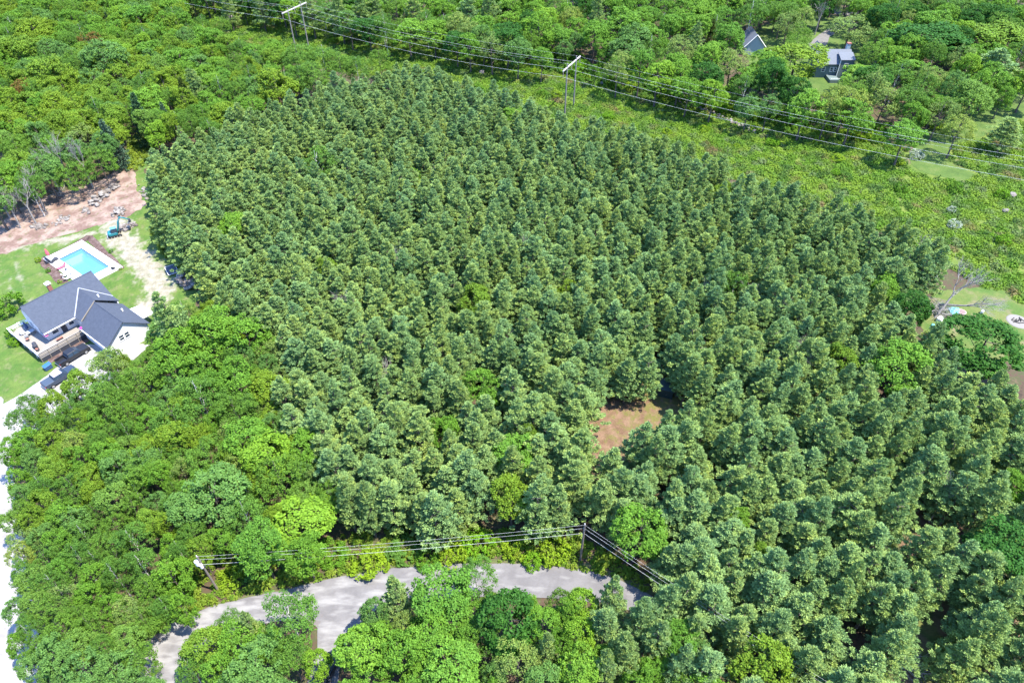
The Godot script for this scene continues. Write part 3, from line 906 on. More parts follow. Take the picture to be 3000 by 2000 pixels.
func lay_ground() -> void:
	# forest floor: needles, leaf litter, patches of low green
	var litter := ground_mat(noise_image(384, 21, 0.012, 0.07, [Color(0.03, 0.022, 0.015), Color(0.075, 0.048, 0.03), Color(0.05, 0.06, 0.02), Color(0.12, 0.075, 0.05)], 0.45), 23.0)
	setting("ground", sheet_mesh(with_hole(PackedVector2Array([Vector2(-2500, -2500), Vector2(2500, -2500), Vector2(2500, 1500), Vector2(-2500, 1500)])), 0.0, litter), "brown forest floor of needles and leaf litter")
	# lawn and bare soil round the house and pool
	var yard := ragged(ground_poly([[-60, 690], [0, 700], [80, 640], [200, 600], [330, 540], [400, 500], [370, 470], [368, 410], [400, 392], [450, 392], [460, 440], [420, 500], [440, 560], [470, 600], [470, 660], [520, 720], [560, 790], [580, 860], [540, 940], [480, 1020], [380, 1080], [260, 1150], [120, 1230], [20, 1260], [-80, 1260]]), 1.2, 0.5)
	var tracks := [ground_poly([[330, 640], [345, 690], [390, 740], [440, 790], [470, 850], [440, 900]]), ground_poly([[340, 672], [240, 690], [60, 720]]), ground_poly([[45, 770], [50, 800], [75, 850], [90, 880]]), ground_poly([[0, 840], [25, 815], [35, 880]])]
	var paint_yard := func(x: float, z: float) -> Color:
		var g := mixc(Color(0.046, 0.105, 0.010), Color(0.082, 0.132, 0.020), 0.5 + nz(x, z, 18.0) * 0.7 + nz(x, z, 90.0) * 0.25)
		g = mixc(g, Color(0.135, 0.14, 0.058), (nz(x, z, 40.0, 30.0) + nz(x, z, 130.0) * 0.4 - 0.25) * 0.8)
		var soil := mixc(Color(0.20, 0.18, 0.135), Color(0.29, 0.27, 0.22), 0.5 + nz(x, z, 60.0) * 0.8)
		var wob := nz(x, z, 30.0, 11.0) * 1.5 + nz(x, z, 110.0) * 0.6
		var p := Vector2(x, z)
		var t := clampf((3.6 - line_dist(p, tracks[0]) + wob) * 0.5, 0.0, 0.92)
		t = maxf(t, clampf((2.0 - line_dist(p, tracks[1]) + wob) * 0.5, 0.0, 0.8))
		t = maxf(t, clampf((0.5 - line_dist(p, tracks[2]) + wob * 0.4) * 0.6, 0.0, 0.55))
		t = maxf(t, clampf((0.4 - line_dist(p, tracks[3]) + wob * 0.4) * 0.6, 0.0, 0.5))
		return mixc(g, soil, t) * rf(0.82, 1.18)
	setting("lawn", sheet_mesh(with_hole(yard), 0.03, painted(yard, 420, paint_yard)), "patchy green lawn with pale worn soil around the house")
	# raw red-brown soil at the wood's edge
	var raw := ragged(ground_poly([[-40, 700], [10, 650], [60, 610], [110, 585], [200, 555], [270, 540], [330, 505], [395, 490], [405, 560], [425, 600], [390, 625], [350, 640], [280, 662], [200, 688], [150, 700], [80, 715], [20, 740], [-20, 745]]), 0.9, 0.6)
	var paint_raw := func(x: float, z: float) -> Color:
		var c := mixc(Color(0.15, 0.095, 0.076), Color(0.26, 0.195, 0.162), 0.5 + nz(x, z, 22.0) * 0.9 + nz(x, z, 120.0) * 0.3)
		return mixc(c, Color(0.08, 0.085, 0.03), nz(x, z, 55.0, 9.0) - 0.35) * rf(0.82, 1.18)
	setting("bare_soil", sheet_mesh([raw], 0.06, painted(raw, 300, paint_raw)), "strip of raw reddish-brown soil along the wood")
	# mulch beds beside the pool
	var mulch := ground_mat(noise_image(256, 44, 0.02, 0.1, [Color(0.05, 0.028, 0.024), Color(0.10, 0.062, 0.052), Color(0.16, 0.13, 0.12)], 0.5), 6.0)
	for b in [[[[108, 765], [128, 752], [200, 826], [170, 832]], "brown mulch bed along the loungers' side of the pool deck"], [[[130, 755], [252, 692], [262, 690], [258, 704], [150, 762]], "brown mulch strip behind the pool deck"], [[[252, 700], [268, 690], [362, 785], [345, 795]], "grey-brown mulch bed on the far long side of the pool"], [[[135, 1045], [215, 1000], [245, 985], [262, 1000], [190, 1040], [140, 1070]], "mulch bed between the deck and the driveway"]]:
		setting("planting_bed", sheet_mesh([ragged(ground_poly(b[0]), 0.6, 0.2)], 0.09, mulch), b[1])
	# driveway
	var conc := ground_mat(noise_image(256, 31, 0.01, 0.08, [Color(0.215, 0.205, 0.2), Color(0.27, 0.265, 0.26), Color(0.34, 0.338, 0.335)], 0.5), 17.0)
	setting("driveway", sheet_mesh([ragged(ground_poly([[70, 1150], [140, 1100], [250, 1010], [290, 1010], [440, 1010], [330, 1110], [200, 1200], [110, 1260], [0, 1330], [-40, 1330], [-40, 1210]]), 0.8, 0.15)], 0.12, conc), "pale gravel driveway beside the house")
	setting("gravel_lane", sheet_mesh([ragged(ground_poly([[-200, 1150], [10, 1160], [40, 1400], [85, 1700], [150, 2100], [-300, 2100]]), 1.0, 0.3)], 0.09, conc), "white gravel lane along the wood's edge")
	# gravel road
	var rd := ragged(ground_poly([[360, 2100], [400, 2000], [400, 1940], [430, 1880], [500, 1830], [620, 1775], [800, 1735], [1000, 1690], [1150, 1665], [1350, 1652], [1550, 1652], [1700, 1668], [1810, 1695], [1900, 1740], [2000, 1800], [2120, 1880], [2050, 1900], [1950, 1840], [1850, 1790], [1760, 1765], [1600, 1752], [1400, 1750], [1220, 1752], [1110, 1780], [1040, 1840], [1000, 1920], [990, 2000], [1010, 2100], [880, 2100], [900, 2000], [930, 1900], [930, 1840], [900, 1815], [800, 1820], [700, 1850], [600, 1890], [550, 1960], [560, 2100]]), 0.7, 0.1)
	var mid := ground_poly([[470, 2050], [480, 1910], [620, 1815], [850, 1768], [1150, 1712], [1350, 1700], [1550, 1702], [1720, 1722], [1850, 1765], [2050, 1870]])
	var side_track := ground_poly([[1060, 1750], [1000, 1810], [970, 1880], [945, 2050]])
	var paint_road := func(x: float, z: float) -> Color:
		var dd := minf(line_dist(Vector2(x, z), mid), line_dist(Vector2(x, z), side_track))
		var c := mixc(Color(0.125, 0.121, 0.126), Color(0.155, 0.151, 0.156), 0.5 + nz(x, z, 26.0) * 0.8 + nz(x, z, 160.0) * 0.25)
		var wheel := 1.0 - absf(absf(dd - 0.1) - 0.95) / 0.55
		c = mixc(c, Color(0.235, 0.232, 0.234), (nz(x * 0.3, z, 90.0, 40.0) * 0.7 + nz(x * 0.5, z, 40.0, 7.0) * 0.6 + wheel * 0.35 - 0.05 - (x + 8.0) * 0.02) * 0.8) * rf(0.93, 1.07)
		c = mixc(c, Color(0.13, 0.085, 0.06), (dd - 2.7 + nz(x, z, 60.0) * 0.5) * 0.7)
		return c
	setting("gravel_road", sheet_mesh([rd], 0.10, painted(rd, 520, paint_road)), "winding pale grey gravel road with dusty wheel tracks")
	var verge := ragged(ground_poly([[380, 1900], [500, 1815], [640, 1765], [900, 1705], [1150, 1655], [1350, 1642], [1560, 1640], [1720, 1656], [1830, 1684], [1930, 1735], [1880, 1760], [1700, 1700], [1400, 1680], [1000, 1710], [600, 1800], [430, 1910]]), 0.7, 0.35)
	setting("road_verge", sheet_mesh([verge], 0.07, ground_mat(noise_image(256, 61, 0.02, 0.09, [Color(0.06, 0.075, 0.02), Color(0.10, 0.085, 0.05), Color(0.065, 0.10, 0.018), Color(0.13, 0.105, 0.07)], 0.5), 9.0)), "brown weedy verge beside the gravel road")
	# strip under the power line
	var cor := ragged(ground_poly([[480, -40], [560, -10], [900, 28], [1100, 75], [1290, 125], [1480, 165], [1660, 215], [1850, 265], [2040, 300], [2240, 355], [2560, 392], [2680, 455], [2700, 400], [2760, 350], [2850, 290], [3100, 240], [3100, 900], [2960, 880], [2860, 830], [2760, 760], [2600, 680], [2400, 620], [2250, 570], [2000, 460], [1800, 420], [1600, 380], [1400, 290], [1200, 250], [1000, 210], [850, 180], [700, 130], [600, 90], [480, 40]]), 2.0, 0.8)
	var paint_cor := func(x: float, z: float) -> Color:
		var c := mixc(Color(0.06, 0.115, 0.012), Color(0.11, 0.15, 0.02), 0.5 + nz(x, z, 9.0) * 0.9 + nz(x, z, 60.0) * 0.3)
		return mixc(c, Color(0.11, 0.09, 0.05), (nz(x, z, 16.0, 77.0) - 0.4) * 1.2)
	var cor_mat := painted(cor, 420, paint_cor)
	setting("meadow", sheet_mesh([cor], 0.04, cor_mat), "rough green clearing under the power line")
	var mown := ragged(ground_poly([[2690, 500], [2660, 460], [2700, 400], [2800, 330], [2900, 290], [3100, 200], [3100, 330], [2960, 350], [2880, 400], [2800, 420], [2760, 470], [2860, 510], [2820, 530], [2740, 515]]), 1.0, 0.4)
	var grass := ground_mat(noise_image(256, 71, 0.015, 0.1, [Color(0.04, 0.082, 0.010), Color(0.06, 0.112, 0.014), Color(0.09, 0.125, 0.026)], 0.45), 19.0)
	setting("mown_path", sheet_mesh([mown], 0.07, grass), "smooth mown grass path among the bushes")
	var lawn2 := ragged(ground_poly([[2700, 960], [2700, 880], [2780, 850], [2880, 840], [3100, 880], [3200, 1100], [2960, 1060], [2850, 1060], [2760, 1010]]), 0.9, 0.4)
	var paint_l2 := func(x: float, z: float) -> Color:
		var c := mixc(Color(0.055, 0.11, 0.014), Color(0.105, 0.13, 0.03), 0.5 + nz(x, z, 16.0) * 0.9 + nz(x, z, 110.0) * 0.25)
		return mixc(c, Color(0.16, 0.135, 0.075), (nz(x, z, 24.0, 50.0) - 0.3) * 1.1) * rf(0.85, 1.15)
	setting("lawn", sheet_mesh([lawn2], 0.05, painted(lawn2, 240, paint_l2)), "mown lawn with dry patches round the fire pit")
	var lawn3 := ragged(ground_poly([[2500, 1560], [2640, 1490], [2760, 1480], [2980, 1460], [3100, 1500], [3100, 2100], [2560, 2100], [2600, 1900], [2640, 1700], [2560, 1640]]), 0.9, 0.4)
	var paint_l3 := func(x: float, z: float) -> Color:
		var c := mixc(Color(0.05, 0.085, 0.014), Color(0.10, 0.105, 0.03), 0.5 + nz(x, z, 20.0) * 0.9)
		return mixc(c, Color(0.14, 0.085, 0.055), (nz(x, z, 14.0, 5.0) + 0.05) * 1.4) * rf(0.82, 1.18)
	setting("lawn", sheet_mesh([lawn3], 0.05, painted(lawn3, 200, paint_l3)), "thin lawn with fallen needles under tall pines")
	# clearing in the pines
	var clr := ragged(ground_poly([[1690, 1420], [1700, 1300], [1740, 1200], [1820, 1110], [1960, 1080], [2080, 1120], [2060, 1230], [2000, 1330], [1900, 1440]]), 0.8, 0.6)
	var paint_clr := func(x: float, z: float) -> Color:
		var c := mixc(Color(0.125, 0.075, 0.045), Color(0.18, 0.115, 0.075), 0.5 + nz(x, z, 40.0) * 0.8 + nz(x, z, 150.0) * 0.3)
		return mixc(c, Color(0.115, 0.11, 0.03), nz(x, z, 60.0, 3.0) * 0.8 + 0.1 + nz(x, z, 190.0) * 0.4 + (x - 17.5) * 0.08) * rf(0.8, 1.2)
	setting("clearing", sheet_mesh([clr], 0.05, painted(clr, 220, paint_clr)), "clearing of fallen brown needles and dry grass among the pines")
	# roads and grass round the far house
	var g2 := ragged(ground_poly([[2190, 150], [2190, 90], [2250, 70], [2400, 40], [2480, 50], [2640, 90], [2700, 130], [2620, 200], [2520, 200], [2480, 270], [2300, 300], [2200, 250]]), 1.5, 0.6)
	setting("lawn", sheet_mesh([g2], 0.05, grass), "shaded lawn around the grey-roofed house")
	var asph := ground_mat(noise_image(256, 81, 0.02, 0.1, [Color(0.12, 0.115, 0.112), Color(0.16, 0.155, 0.15)], 0.5), 11.0)
	setting("driveway", sheet_mesh([ragged(ground_poly([[2360, 135], [2400, 102], [2450, 70], [2500, 50], [2520, 55], [2470, 80], [2430, 110], [2420, 140]]), 1.0, 0.1)], 0.09, asph), "grey driveway leading to the grey-roofed house")
	setting("road", sheet_mesh([ragged(ground_poly([[2200, -10], [2320, 14], [2440, 24], [2560, 45], [2700, 62], [2700, 74], [2560, 57], [2440, 41], [2320, 26], [2200, 2]]), 2.0, 0.1)], 0.09, asph), "grey road passing through the far wood")
	# undergrowth
	var bm := [brush_mesh(1.1, 0.8, 80, 0.36, M.leafmat), brush_mesh(0.5, 1.0, 36, 0.3, M.leafmat)]
	var tint := func(x: float, z: float) -> Color:
		var t := nz(x, z, 10.0, 21.0)
		var c := mixc(Color(0.125, 0.255, 0.026), Color(0.20, 0.32, 0.034), 0.5 + t * 0.9 + rf(-0.3, 0.3))
		c = mixc(c, Color(0.07, 0.15, 0.03), nz(x, z, 16.0, 90.0) * 1.6 - 0.2)
		c = mixc(c, Color(0.17, 0.24, 0.09), nz(x, z, 22.0, 15.0) * 1.4 - 0.4)
		return mixc(c, Color(0.22, 0.17, 0.08), nz(x, z, 12.0, 55.0) * 1.4 - 0.65)
	var nowhere := PackedVector2Array(ground_poly([[2660, 500], [2640, 440], [2700, 380], [2800, 320], [2900, 280], [3100, 180], [3100, 350], [2960, 360], [2880, 410], [2800, 430], [2780, 470], [2880, 510], [2820, 540], [2740, 525]]))
	var sp := scatter(cor, 1.5, func(q): return not Geometry2D.is_point_in_polygon(q, nowhere) and nz(q.x, q.y, 20.0, 33.0) + rf(-0.7, 0.7) > -0.75 and pix(Vector3(q.x, 0, q.y)).x < 3060)
	brush("brushwood", "low leafy brush covering the clearing under the power line", bm[0], sp, tint)
	var vg := ground_poly([[380, 1900], [420, 1780], [560, 1690], [640, 1600], [900, 1590], [1200, 1540], [1700, 1570], [1900, 1690], [1960, 1740], [1900, 1740], [1800, 1690], [1600, 1650], [1350, 1645], [1150, 1658], [900, 1708], [640, 1768], [500, 1818]])
	sp = scatter(vg, 3.4, func(q): return nz(q.x, q.y, 40.0, 3.0) + rf(-0.6, 0.6) > -0.55)
	brush("roadside_weeds", "bright green weeds growing on the bank above the gravel road", bm[1], sp, func(x, z): return mixc(Color(0.11, 0.21, 0.02), Color(0.19, 0.26, 0.03), rf(0, 1) + nz(x, z, 60.0) * 0.5))
	var edge := scatter(ground_poly([[376, 500], [372, 414], [400, 395], [440, 395], [440, 440], [410, 500]]), 1.6, func(q): return true)
	edge.append_array(scatter(ground_poly([[430, 670], [470, 660], [530, 740], [560, 800], [520, 790], [470, 740]]), 1.6, func(q): return true))
	brush("meadow_weeds", "yellow-green weeds between the pines and the pool yard", bm[1], edge, func(x, z): return mixc(Color(0.16, 0.24, 0.02), Color(0.2, 0.27, 0.03), rf(0, 1)))


# ---------------------------------------------------------------- built things
func cyl(p: Vector3, q: Vector3, r: float, mat: Material, sides := 8, r2 := -1.0) -> ArrayMesh:
	var mb := MB.new()
	mb.tube([p, q], [r, r if r2 < 0 else r2], sides)
	return mb.mesh(mat)

func bx(c: Vector3, s: Vector3, mat: Material, bevel := 0.0, turn := Basis()) -> ArrayMesh:
	var mb := MB.new()
	mb.box(c, s, turn, Color.WHITE, bevel)
	return mb.mesh(mat)

func slab(p: Array, t: float, mat: Material) -> ArrayMesh:
	var mb := MB.new()
	mb.plate(p, t)
	return mb.mesh(mat)

func wall_gable(x0: float, x1: float, z: float, t: float, eave: float, xr: float, ridge: float, mat: Material) -> ArrayMesh:   # a gable wall across x at z
	var mb := MB.new()
	mb.side_prism([Vector2(x0, 0), Vector2(x1, 0), Vector2(x1, eave), Vector2(xr, ridge), Vector2(x0, eave)], z - t * 0.5, z + t * 0.5)
	return mb.mesh(mat)

func window(parent: Node3D, c: Vector3, w: float, h: float, facing: Vector3, shutters := false) -> void:
	var side := Vector3.UP.cross(facing).normalized()
	var turn := Basis(side, Vector3.UP, facing)
	var mb := MB.new()
	for s in [-1.0, 1.0]:
		mb.box(c + side * s * (w * 0.5 + 0.05) + facing * 0.04, Vector3(0.1, h + 0.2, 0.09), turn)
		mb.box(c + Vector3.UP * s * (h * 0.5 + 0.05) + facing * 0.04, Vector3(w, 0.1, 0.09), turn)
	mb.box(c + facing * 0.045, Vector3(w, 0.06, 0.05), turn)
	var f := part(parent, "window", mb.mesh(M.trim))
	part(f, "pane", bx(c + facing * 0.02, Vector3(w, h, 0.03), M.glass, 0.0, turn))

func make_materials() -> void:
	M.trim = flat(0.78, 0.78, 0.76, 0.6)
	M.siding = flat(0.62, 0.63, 0.65, 0.7)
	M.glass = flat(0.03, 0.05, 0.08, 0.06)
	M.roof = ground_mat(noise_image(256, 101, 0.03, 0.14, [Color(0.036, 0.046, 0.070), Color(0.052, 0.066, 0.096), Color(0.07, 0.086, 0.12)], 0.6), 6.0, 0.9)
	M.roof2 = ground_mat(noise_image(256, 103, 0.03, 0.14, [Color(0.10, 0.115, 0.14), Color(0.125, 0.142, 0.17), Color(0.15, 0.165, 0.19)], 0.6), 6.0, 0.9)
	M.flash = flat(0.32, 0.34, 0.38, 0.5)
	M.deckwood = ground_mat(noise_image(256, 105, 0.04, 0.12, [Color(0.19, 0.17, 0.15), Color(0.29, 0.27, 0.25)], 0.5), 3.0)
	M.rail = flat(0.20, 0.175, 0.14, 0.8)
	M.brick = ground_mat(noise_image(128, 107, 0.05, 0.2, [Color(0.2, 0.07, 0.05), Color(0.34, 0.16, 0.12)], 0.5), 1.0)
	M.white = flat(0.72, 0.72, 0.72, 0.5)
	M.black = flat(0.016, 0.018, 0.024, 0.35)
	M.rubber = flat(0.02, 0.02, 0.02, 0.9)
	M.steel = flat(0.45, 0.46, 0.48, 0.35, 0.7)
	M.pink = flat(0.62, 0.10, 0.14, 0.7)
	M.magenta = flat(0.6, 0.05, 0.32, 0.7)
	M.charcoal = flat(0.035, 0.04, 0.055, 0.7)
	M.navy = flat(0.03, 0.07, 0.16, 0.6)
	M.blue = flat(0.03, 0.12, 0.32, 0.5)
	M.teal = flat(0.012, 0.17, 0.20, 0.5)
	M.sky_tarp = flat(0.12, 0.42, 0.5, 0.6)
	M.stone = [flat(0.18, 0.16, 0.148, 0.9), flat(0.125, 0.108, 0.098, 0.9), flat(0.23, 0.215, 0.20, 0.9)]
	M.post = ground_mat(noise_image(128, 109, 0.03, 0.12, [Color(0.13, 0.11, 0.095), Color(0.24, 0.21, 0.19)], 0.5), 1.5)
	M.cedar = ground_mat(noise_image(128, 111, 0.03, 0.12, [Color(0.16, 0.15, 0.14), Color(0.24, 0.23, 0.22)], 0.5), 2.0)
	M.wire = flat(0.62, 0.65, 0.65, 0.5)
	M.porcelain = flat(0.25, 0.2, 0.18, 0.4)
	M.sage = flat(0.11, 0.15, 0.15, 0.8)
	M.green_shed = flat(0.022, 0.05, 0.052, 0.7)
	M.liner = flat(0.03, 0.17, 0.33, 0.5)
	M.lamp_red = flat(0.4, 0.02, 0.02, 0.3)
	var w := StandardMaterial3D.new()
	w.albedo_color = Color(0.55, 0.85, 0.95, 0.12)
	w.transparency = BaseMaterial3D.TRANSPARENCY_ALPHA
	w.roughness = 0.03
	M.water = w

func build_house() -> void:
	var o := thing("house", "white-walled house with a blue-grey shingle roof beside the swimming pool", "house", Vector3(-86.54, 0, -97.07), YAW)
	# walls
	part(o, "wall", bx(Vector3(6.9, 2.3, -1.5), Vector3(12.8, 4.6, 0.2), M.siding))
	part(o, "wall", bx(Vector3(6.9, 2.4, -8.7), Vector3(12.8, 4.8, 0.2), M.siding))
	for x in [0.6, 13.2]:
		var g := MB.new()
		g.side_prism([Vector2(-8.6, 0), Vector2(-1.6, 0), Vector2(-1.6, 4.9), Vector2(-5.2, 7.6), Vector2(-8.6, 5.1)], -0.1, 0.1)
		var gm := part(o, "wall", g.mesh(M.siding))
		gm.rotation.y = -PI / 2
		gm.position.x = x
	for x in [6.35, 13.4]:
		part(o, "wing_wall", bx(Vector3(x, 1.95, 0.4), Vector3(0.2, 3.9, 3.7), M.siding))
	for x in [5.7, 13.5]:
		part(o, "garage_wall", bx(Vector3(x, 1.55, 6.8), Vector3(0.2, 3.1, 9.0), M.siding))
	part(o, "gable_wall", wall_gable(5.6, 13.6, 11.4, 0.2, 3.2, 9.6, 6.2, M.siding))
	part(o, "gable_wall", wall_gable(5.6, 13.6, 2.35, 0.2, 3.2, 9.6, 6.2, M.siding))
	# roof: main ridge along x, cross wing and garage towards +z
	var r := part(o, "roof", slab([Vector3(0, 4.0, 0), Vector3(13.8, 4.0, 0), Vector3(13.8, 7.8, -5.2), Vector3(0, 7.8, -5.2)], 0.16, M.roof))
	part(o, "roof", slab([Vector3(0, 7.8, -5.2), Vector3(13.8, 7.8, -5.2), Vector3(13.8, 4.9, -9.2), Vector3(0, 4.9, -9.2)], 0.16, M.roof))
	part(o, "roof", slab([Vector3(6.0, 4.03, 0), Vector3(6.0, 4.03, 2.25), Vector3(9.9, 6.73, 2.25), Vector3(9.9, 6.73, -3.66)], 0.14, M.roof))
	part(o, "roof", slab([Vector3(13.8, 4.03, 0), Vector3(9.9, 6.73, -3.66), Vector3(9.9, 6.73, 2.25), Vector3(13.8, 4.03, 2.25)], 0.14, M.roof))
	part(o, "roof", slab([Vector3(5.2, 3.1, 2.26), Vector3(5.2, 3.1, 11.9), Vector3(9.6, 6.45, 11.9), Vector3(9.6, 6.45, 2.26)], 0.16, M.roof))
	part(o, "roof", slab([Vector3(9.6, 6.45, 2.26), Vector3(9.6, 6.45, 11.9), Vector3(14.0, 3.1, 11.9), Vector3(14.0, 3.1, 2.26)], 0.16, M.roof))
	# flashing in the valleys, gutters, ridge caps
	part(r, "valley_flashing", cyl(Vector3(6.0, 4.05, 0), Vector3(9.9, 6.76, -3.66), 0.11, M.flash, 5))
	part(r, "valley_flashing", cyl(Vector3(13.8, 4.05, 0), Vector3(9.9, 6.76, -3.66), 0.09, M.flash, 5))
	part(r, "valley_flashing", cyl(Vector3(6.05, 4.02, 2.26), Vector3(9.75, 6.6, 2.26), 0.11, M.rail, 5))
	part(r, "ridge_cap", cyl(Vector3(0, 7.81, -5.2), Vector3(13.8, 7.81, -5.2), 0.09, M.roof, 5))
	part(r, "ridge_cap", cyl(Vector3(9.6, 6.47, 2.3), Vector3(9.6, 6.47, 11.9), 0.09, M.roof, 5))
	part(r, "gutter", bx(Vector3(3.0, 3.88, 0.09), Vector3(6.0, 0.16, 0.14), M.trim))
	part(r, "gutter", bx(Vector3(5.11, 2.98, 7.1), Vector3(0.14, 0.16, 9.6), M.trim))
	for v in [Vector3(11.2, 5.85, 0.6), Vector3(12.2, 4.6, 6.4)]:
		part(r, "vent_pipe", bx(v + Vector3(0, 0.25, 0), Vector3(0.28, 0.6, 0.28), M.white, 0.05))
	var ch := part(o, "chimney", bx(Vector3(6.2, 6.0, -6.4), Vector3(0.7, 5.6, 0.7), M.brick))
	part(ch, "chimney_cap", bx(Vector3(6.2, 8.88, -6.4), Vector3(0.95, 0.16, 0.95), M.white))
	part(ch, "chimney_cap", cyl(Vector3(6.2, 8.9, -6.4), Vector3(6.2, 9.25, -6.4), 0.28, M.flash, 10))
	# openings
	window(o, Vector3(8.4, 3.3, 11.5), 0.8, 1.1, Vector3.BACK)
	window(o, Vector3(9.5, 3.3, 11.5), 0.8, 1.1, Vector3.BACK)
	window(o, Vector3(2.2, 2.6, -1.4), 1.1, 1.3, Vector3.BACK)
	window(o, Vector3(5.3, 2.6, -1.4), 0.9, 1.3, Vector3.BACK)
	window(o, Vector3(0.5, 2.6, -3.0), 1.1, 1.3, Vector3.LEFT)
	window(o, Vector3(0.5, 2.6, -6.5), 1.1, 1.3, Vector3.LEFT)
	var d := part(o, "door", bx(Vector3(3.8, 2.25, -1.37), Vector3(0.95, 2.1, 0.06), M.charcoal))
	part(d, "handle", bx(Vector3(4.15, 2.2, -1.32), Vector3(0.05, 0.16, 0.06), M.steel))
	# deck
	var k := thing("wooden_deck", "weathered wooden deck with railings wrapped around the house corner", "deck", Vector3(-86.54, 0, -97.07), YAW)
	var pl := MB.new()
	pl.box(Vector3(-1.2, 1.1, -3.85), Vector3(3.4, 0.2, 11.9))
	pl.box(Vector3(3.25, 1.1, 0.35), Vector3(5.5, 0.2, 3.5))
	part(k, "platform", pl.mesh(M.deckwood))
	part(k, "skirt", bx(Vector3(1.55, 0.5, 2.0), Vector3(8.7, 1.0, 0.06), M.charcoal))  # shadow on the deck sides is put into the dark skirt colour
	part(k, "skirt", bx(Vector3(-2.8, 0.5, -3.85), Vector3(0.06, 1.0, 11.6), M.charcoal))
	for j in 3:
		part(k, "rail", bx(Vector3(1.5, 1.45 + 0.32 * j, 2.08), Vector3(8.6, 0.16, 0.06), M.rail))
		part(k, "rail", bx(Vector3(-2.88, 1.45 + 0.32 * j, -3.85), Vector3(0.06, 0.1, 11.8), M.trim))
		part(k, "rail", bx(Vector3(-1.2, 1.45 + 0.32 * j, -9.78), Vector3(3.3, 0.1, 0.06), M.trim))
	part(k, "top_rail", bx(Vector3(1.5, 2.23, 2.08), Vector3(8.9, 0.06, 0.2), M.deckwood))
	part(k, "top_rail", bx(Vector3(-2.88, 2.23, -3.85), Vector3(0.2, 0.06, 11.7), M.trim))
	for x in [-2.85, -1.2, 0.6, 2.4, 4.2, 5.75]:
		part(k, "post", bx(Vector3(x, 1.1, 2.02), Vector3(0.12, 2.2, 0.12), M.rail))
	for z in [-9.6, -7.2, -4.8, -2.4, 0.0]:
		part(k, "post", bx(Vector3(-2.82, 1.1, z), Vector3(0.12, 2.2, 0.12), M.trim))
	for j in 5:
		part(k, "stair_tread", bx(Vector3(6.15 + 0.02 * j, 0.95 - 0.2 * j, 1.0 + 0.3 * j), Vector3(0.9, 0.06, 0.3), M.deckwood))
	deck_things()
	# side additions
	var s := thing("carport", "flat white roofed lean-to on posts beside the garage", "carport", Vector3(-86.54, 0, -97.07), YAW)
	part(s, "roof", slab([Vector3(14.15, 2.5, 4.0), Vector3(14.15, 2.5, 8.6), Vector3(16.5, 2.3, 8.6), Vector3(16.5, 2.3, 4.4)], 0.14, M.white))
	for q in [[14.35, 4.3], [14.35, 8.4], [16.3, 4.7], [16.3, 8.4]]:
		part(s, "post", bx(Vector3(q[0], 1.17, q[1]), Vector3(0.12, 2.34, 0.12), M.trim))
	var hp := Vector3(-86.54, 0, -97.07)
	for q in [[15.4, 11.6, "blue", "blue storage tub beside the white garage gable"], [16.3, 10.6, "white", "white tub beside the blue tub by the garage"], [14.9, 12.8, "navy", "navy tarp-covered bundle in front of the garage gable"]]:
		var b := thing("storage_tub", q[3], "tub", hp + Vector3(q[0], 0.13, q[1]).rotated(Vector3.UP, YAW), YAW + 0.4)
		part(b, "tub", bx(Vector3(0, 0.35, 0), Vector3(1.1, 0.7, 0.8), M[q[2]], 0.08))
		part(b, "lid", bx(Vector3(0, 0.74, 0), Vector3(1.2, 0.08, 0.9), M[q[2]], 0.03))

func chair(called: String, label: String, p: Vector3, turn: float, frame: Material, cloth: Material, long := false) -> void:
	var o := thing(called, label, "lounger" if long else "chair", p, turn)
	var L := 1.5 if long else 0.55
	part(o, "seat", bx(Vector3(0, 0.36, 0), Vector3(L, 0.1, 0.62), cloth, 0.03))
	part(o, "backrest", bx(Vector3(-L * 0.5 - 0.18, 0.62, 0), Vector3(0.1, 0.7, 0.62), cloth, 0.03, Basis(Vector3(0, 0, 1), 0.65 if long else 0.25)))
	for sx in [-0.45, 0.45]:
		for sz in [-0.27, 0.27]:
			part(o, "leg", bx(Vector3(L * sx, 0.155, sz), Vector3(0.06, 0.31, 0.06), frame))

func parasol(label: String, p: Vector3, mat: Material, h: float) -> void:
	var o := thing("patio_umbrella", label, "umbrella", p)
	part(o, "base", cyl(Vector3(0, 0, 0), Vector3(0, 0.12, 0), 0.28, M.charcoal, 10))
	part(o, "pole", cyl(Vector3(0, 0.1, 0), Vector3(0, h, 0), 0.03, M.steel, 6))
	var mb := MB.new()
	mb.tube([Vector3(0, 0.75, 0), Vector3(0, 1.1, 0), Vector3(0, h * 0.75, 0), Vector3(0, h, 0)], [0.34, 0.36, 0.22, 0.03], 9)
	part(o, "canopy", mb.mesh(mat))

func table(label: String, p: Vector3, turn: float, w: float, d: float, h: float, mat: Material) -> void:
	var o := thing("patio_table", label, "table", p, turn)
	part(o, "tabletop", bx(Vector3(0, h, 0), Vector3(w, 0.06, d), mat, 0.02))
	for sx in [-0.42, 0.42]:
		for sz in [-0.42, 0.42]:
			part(o, "leg", bx(Vector3(w * sx, h * 0.5 - 0.015, d * sz), Vector3(0.06, h - 0.03, 0.06), M.charcoal))

func basket(label: String, p: Vector3, mat: Material, r: float) -> void:
	var o := thing("flower_basket", label, "flowers", p)
	part(o, "pot", cyl(Vector3(0, -0.3, 0), Vector3(0, 0, 0), r * 0.45, M.charcoal, 8, r * 0.6))
	var mb := MB.new()
	for k in 140:
		var e := rv()
		e.y = absf(e.y) * 0.8
		var nn := (e + rv() * 0.5).normalized()
		var dd := nn.cross(rv()).normalized()
		mb.leaf(e * r + Vector3(0, 0.02, 0), dd, nn.cross(dd), 0.16, 0.13, Color(1, 1, 1))
	part(o, "flowers", mb.mesh(mat))

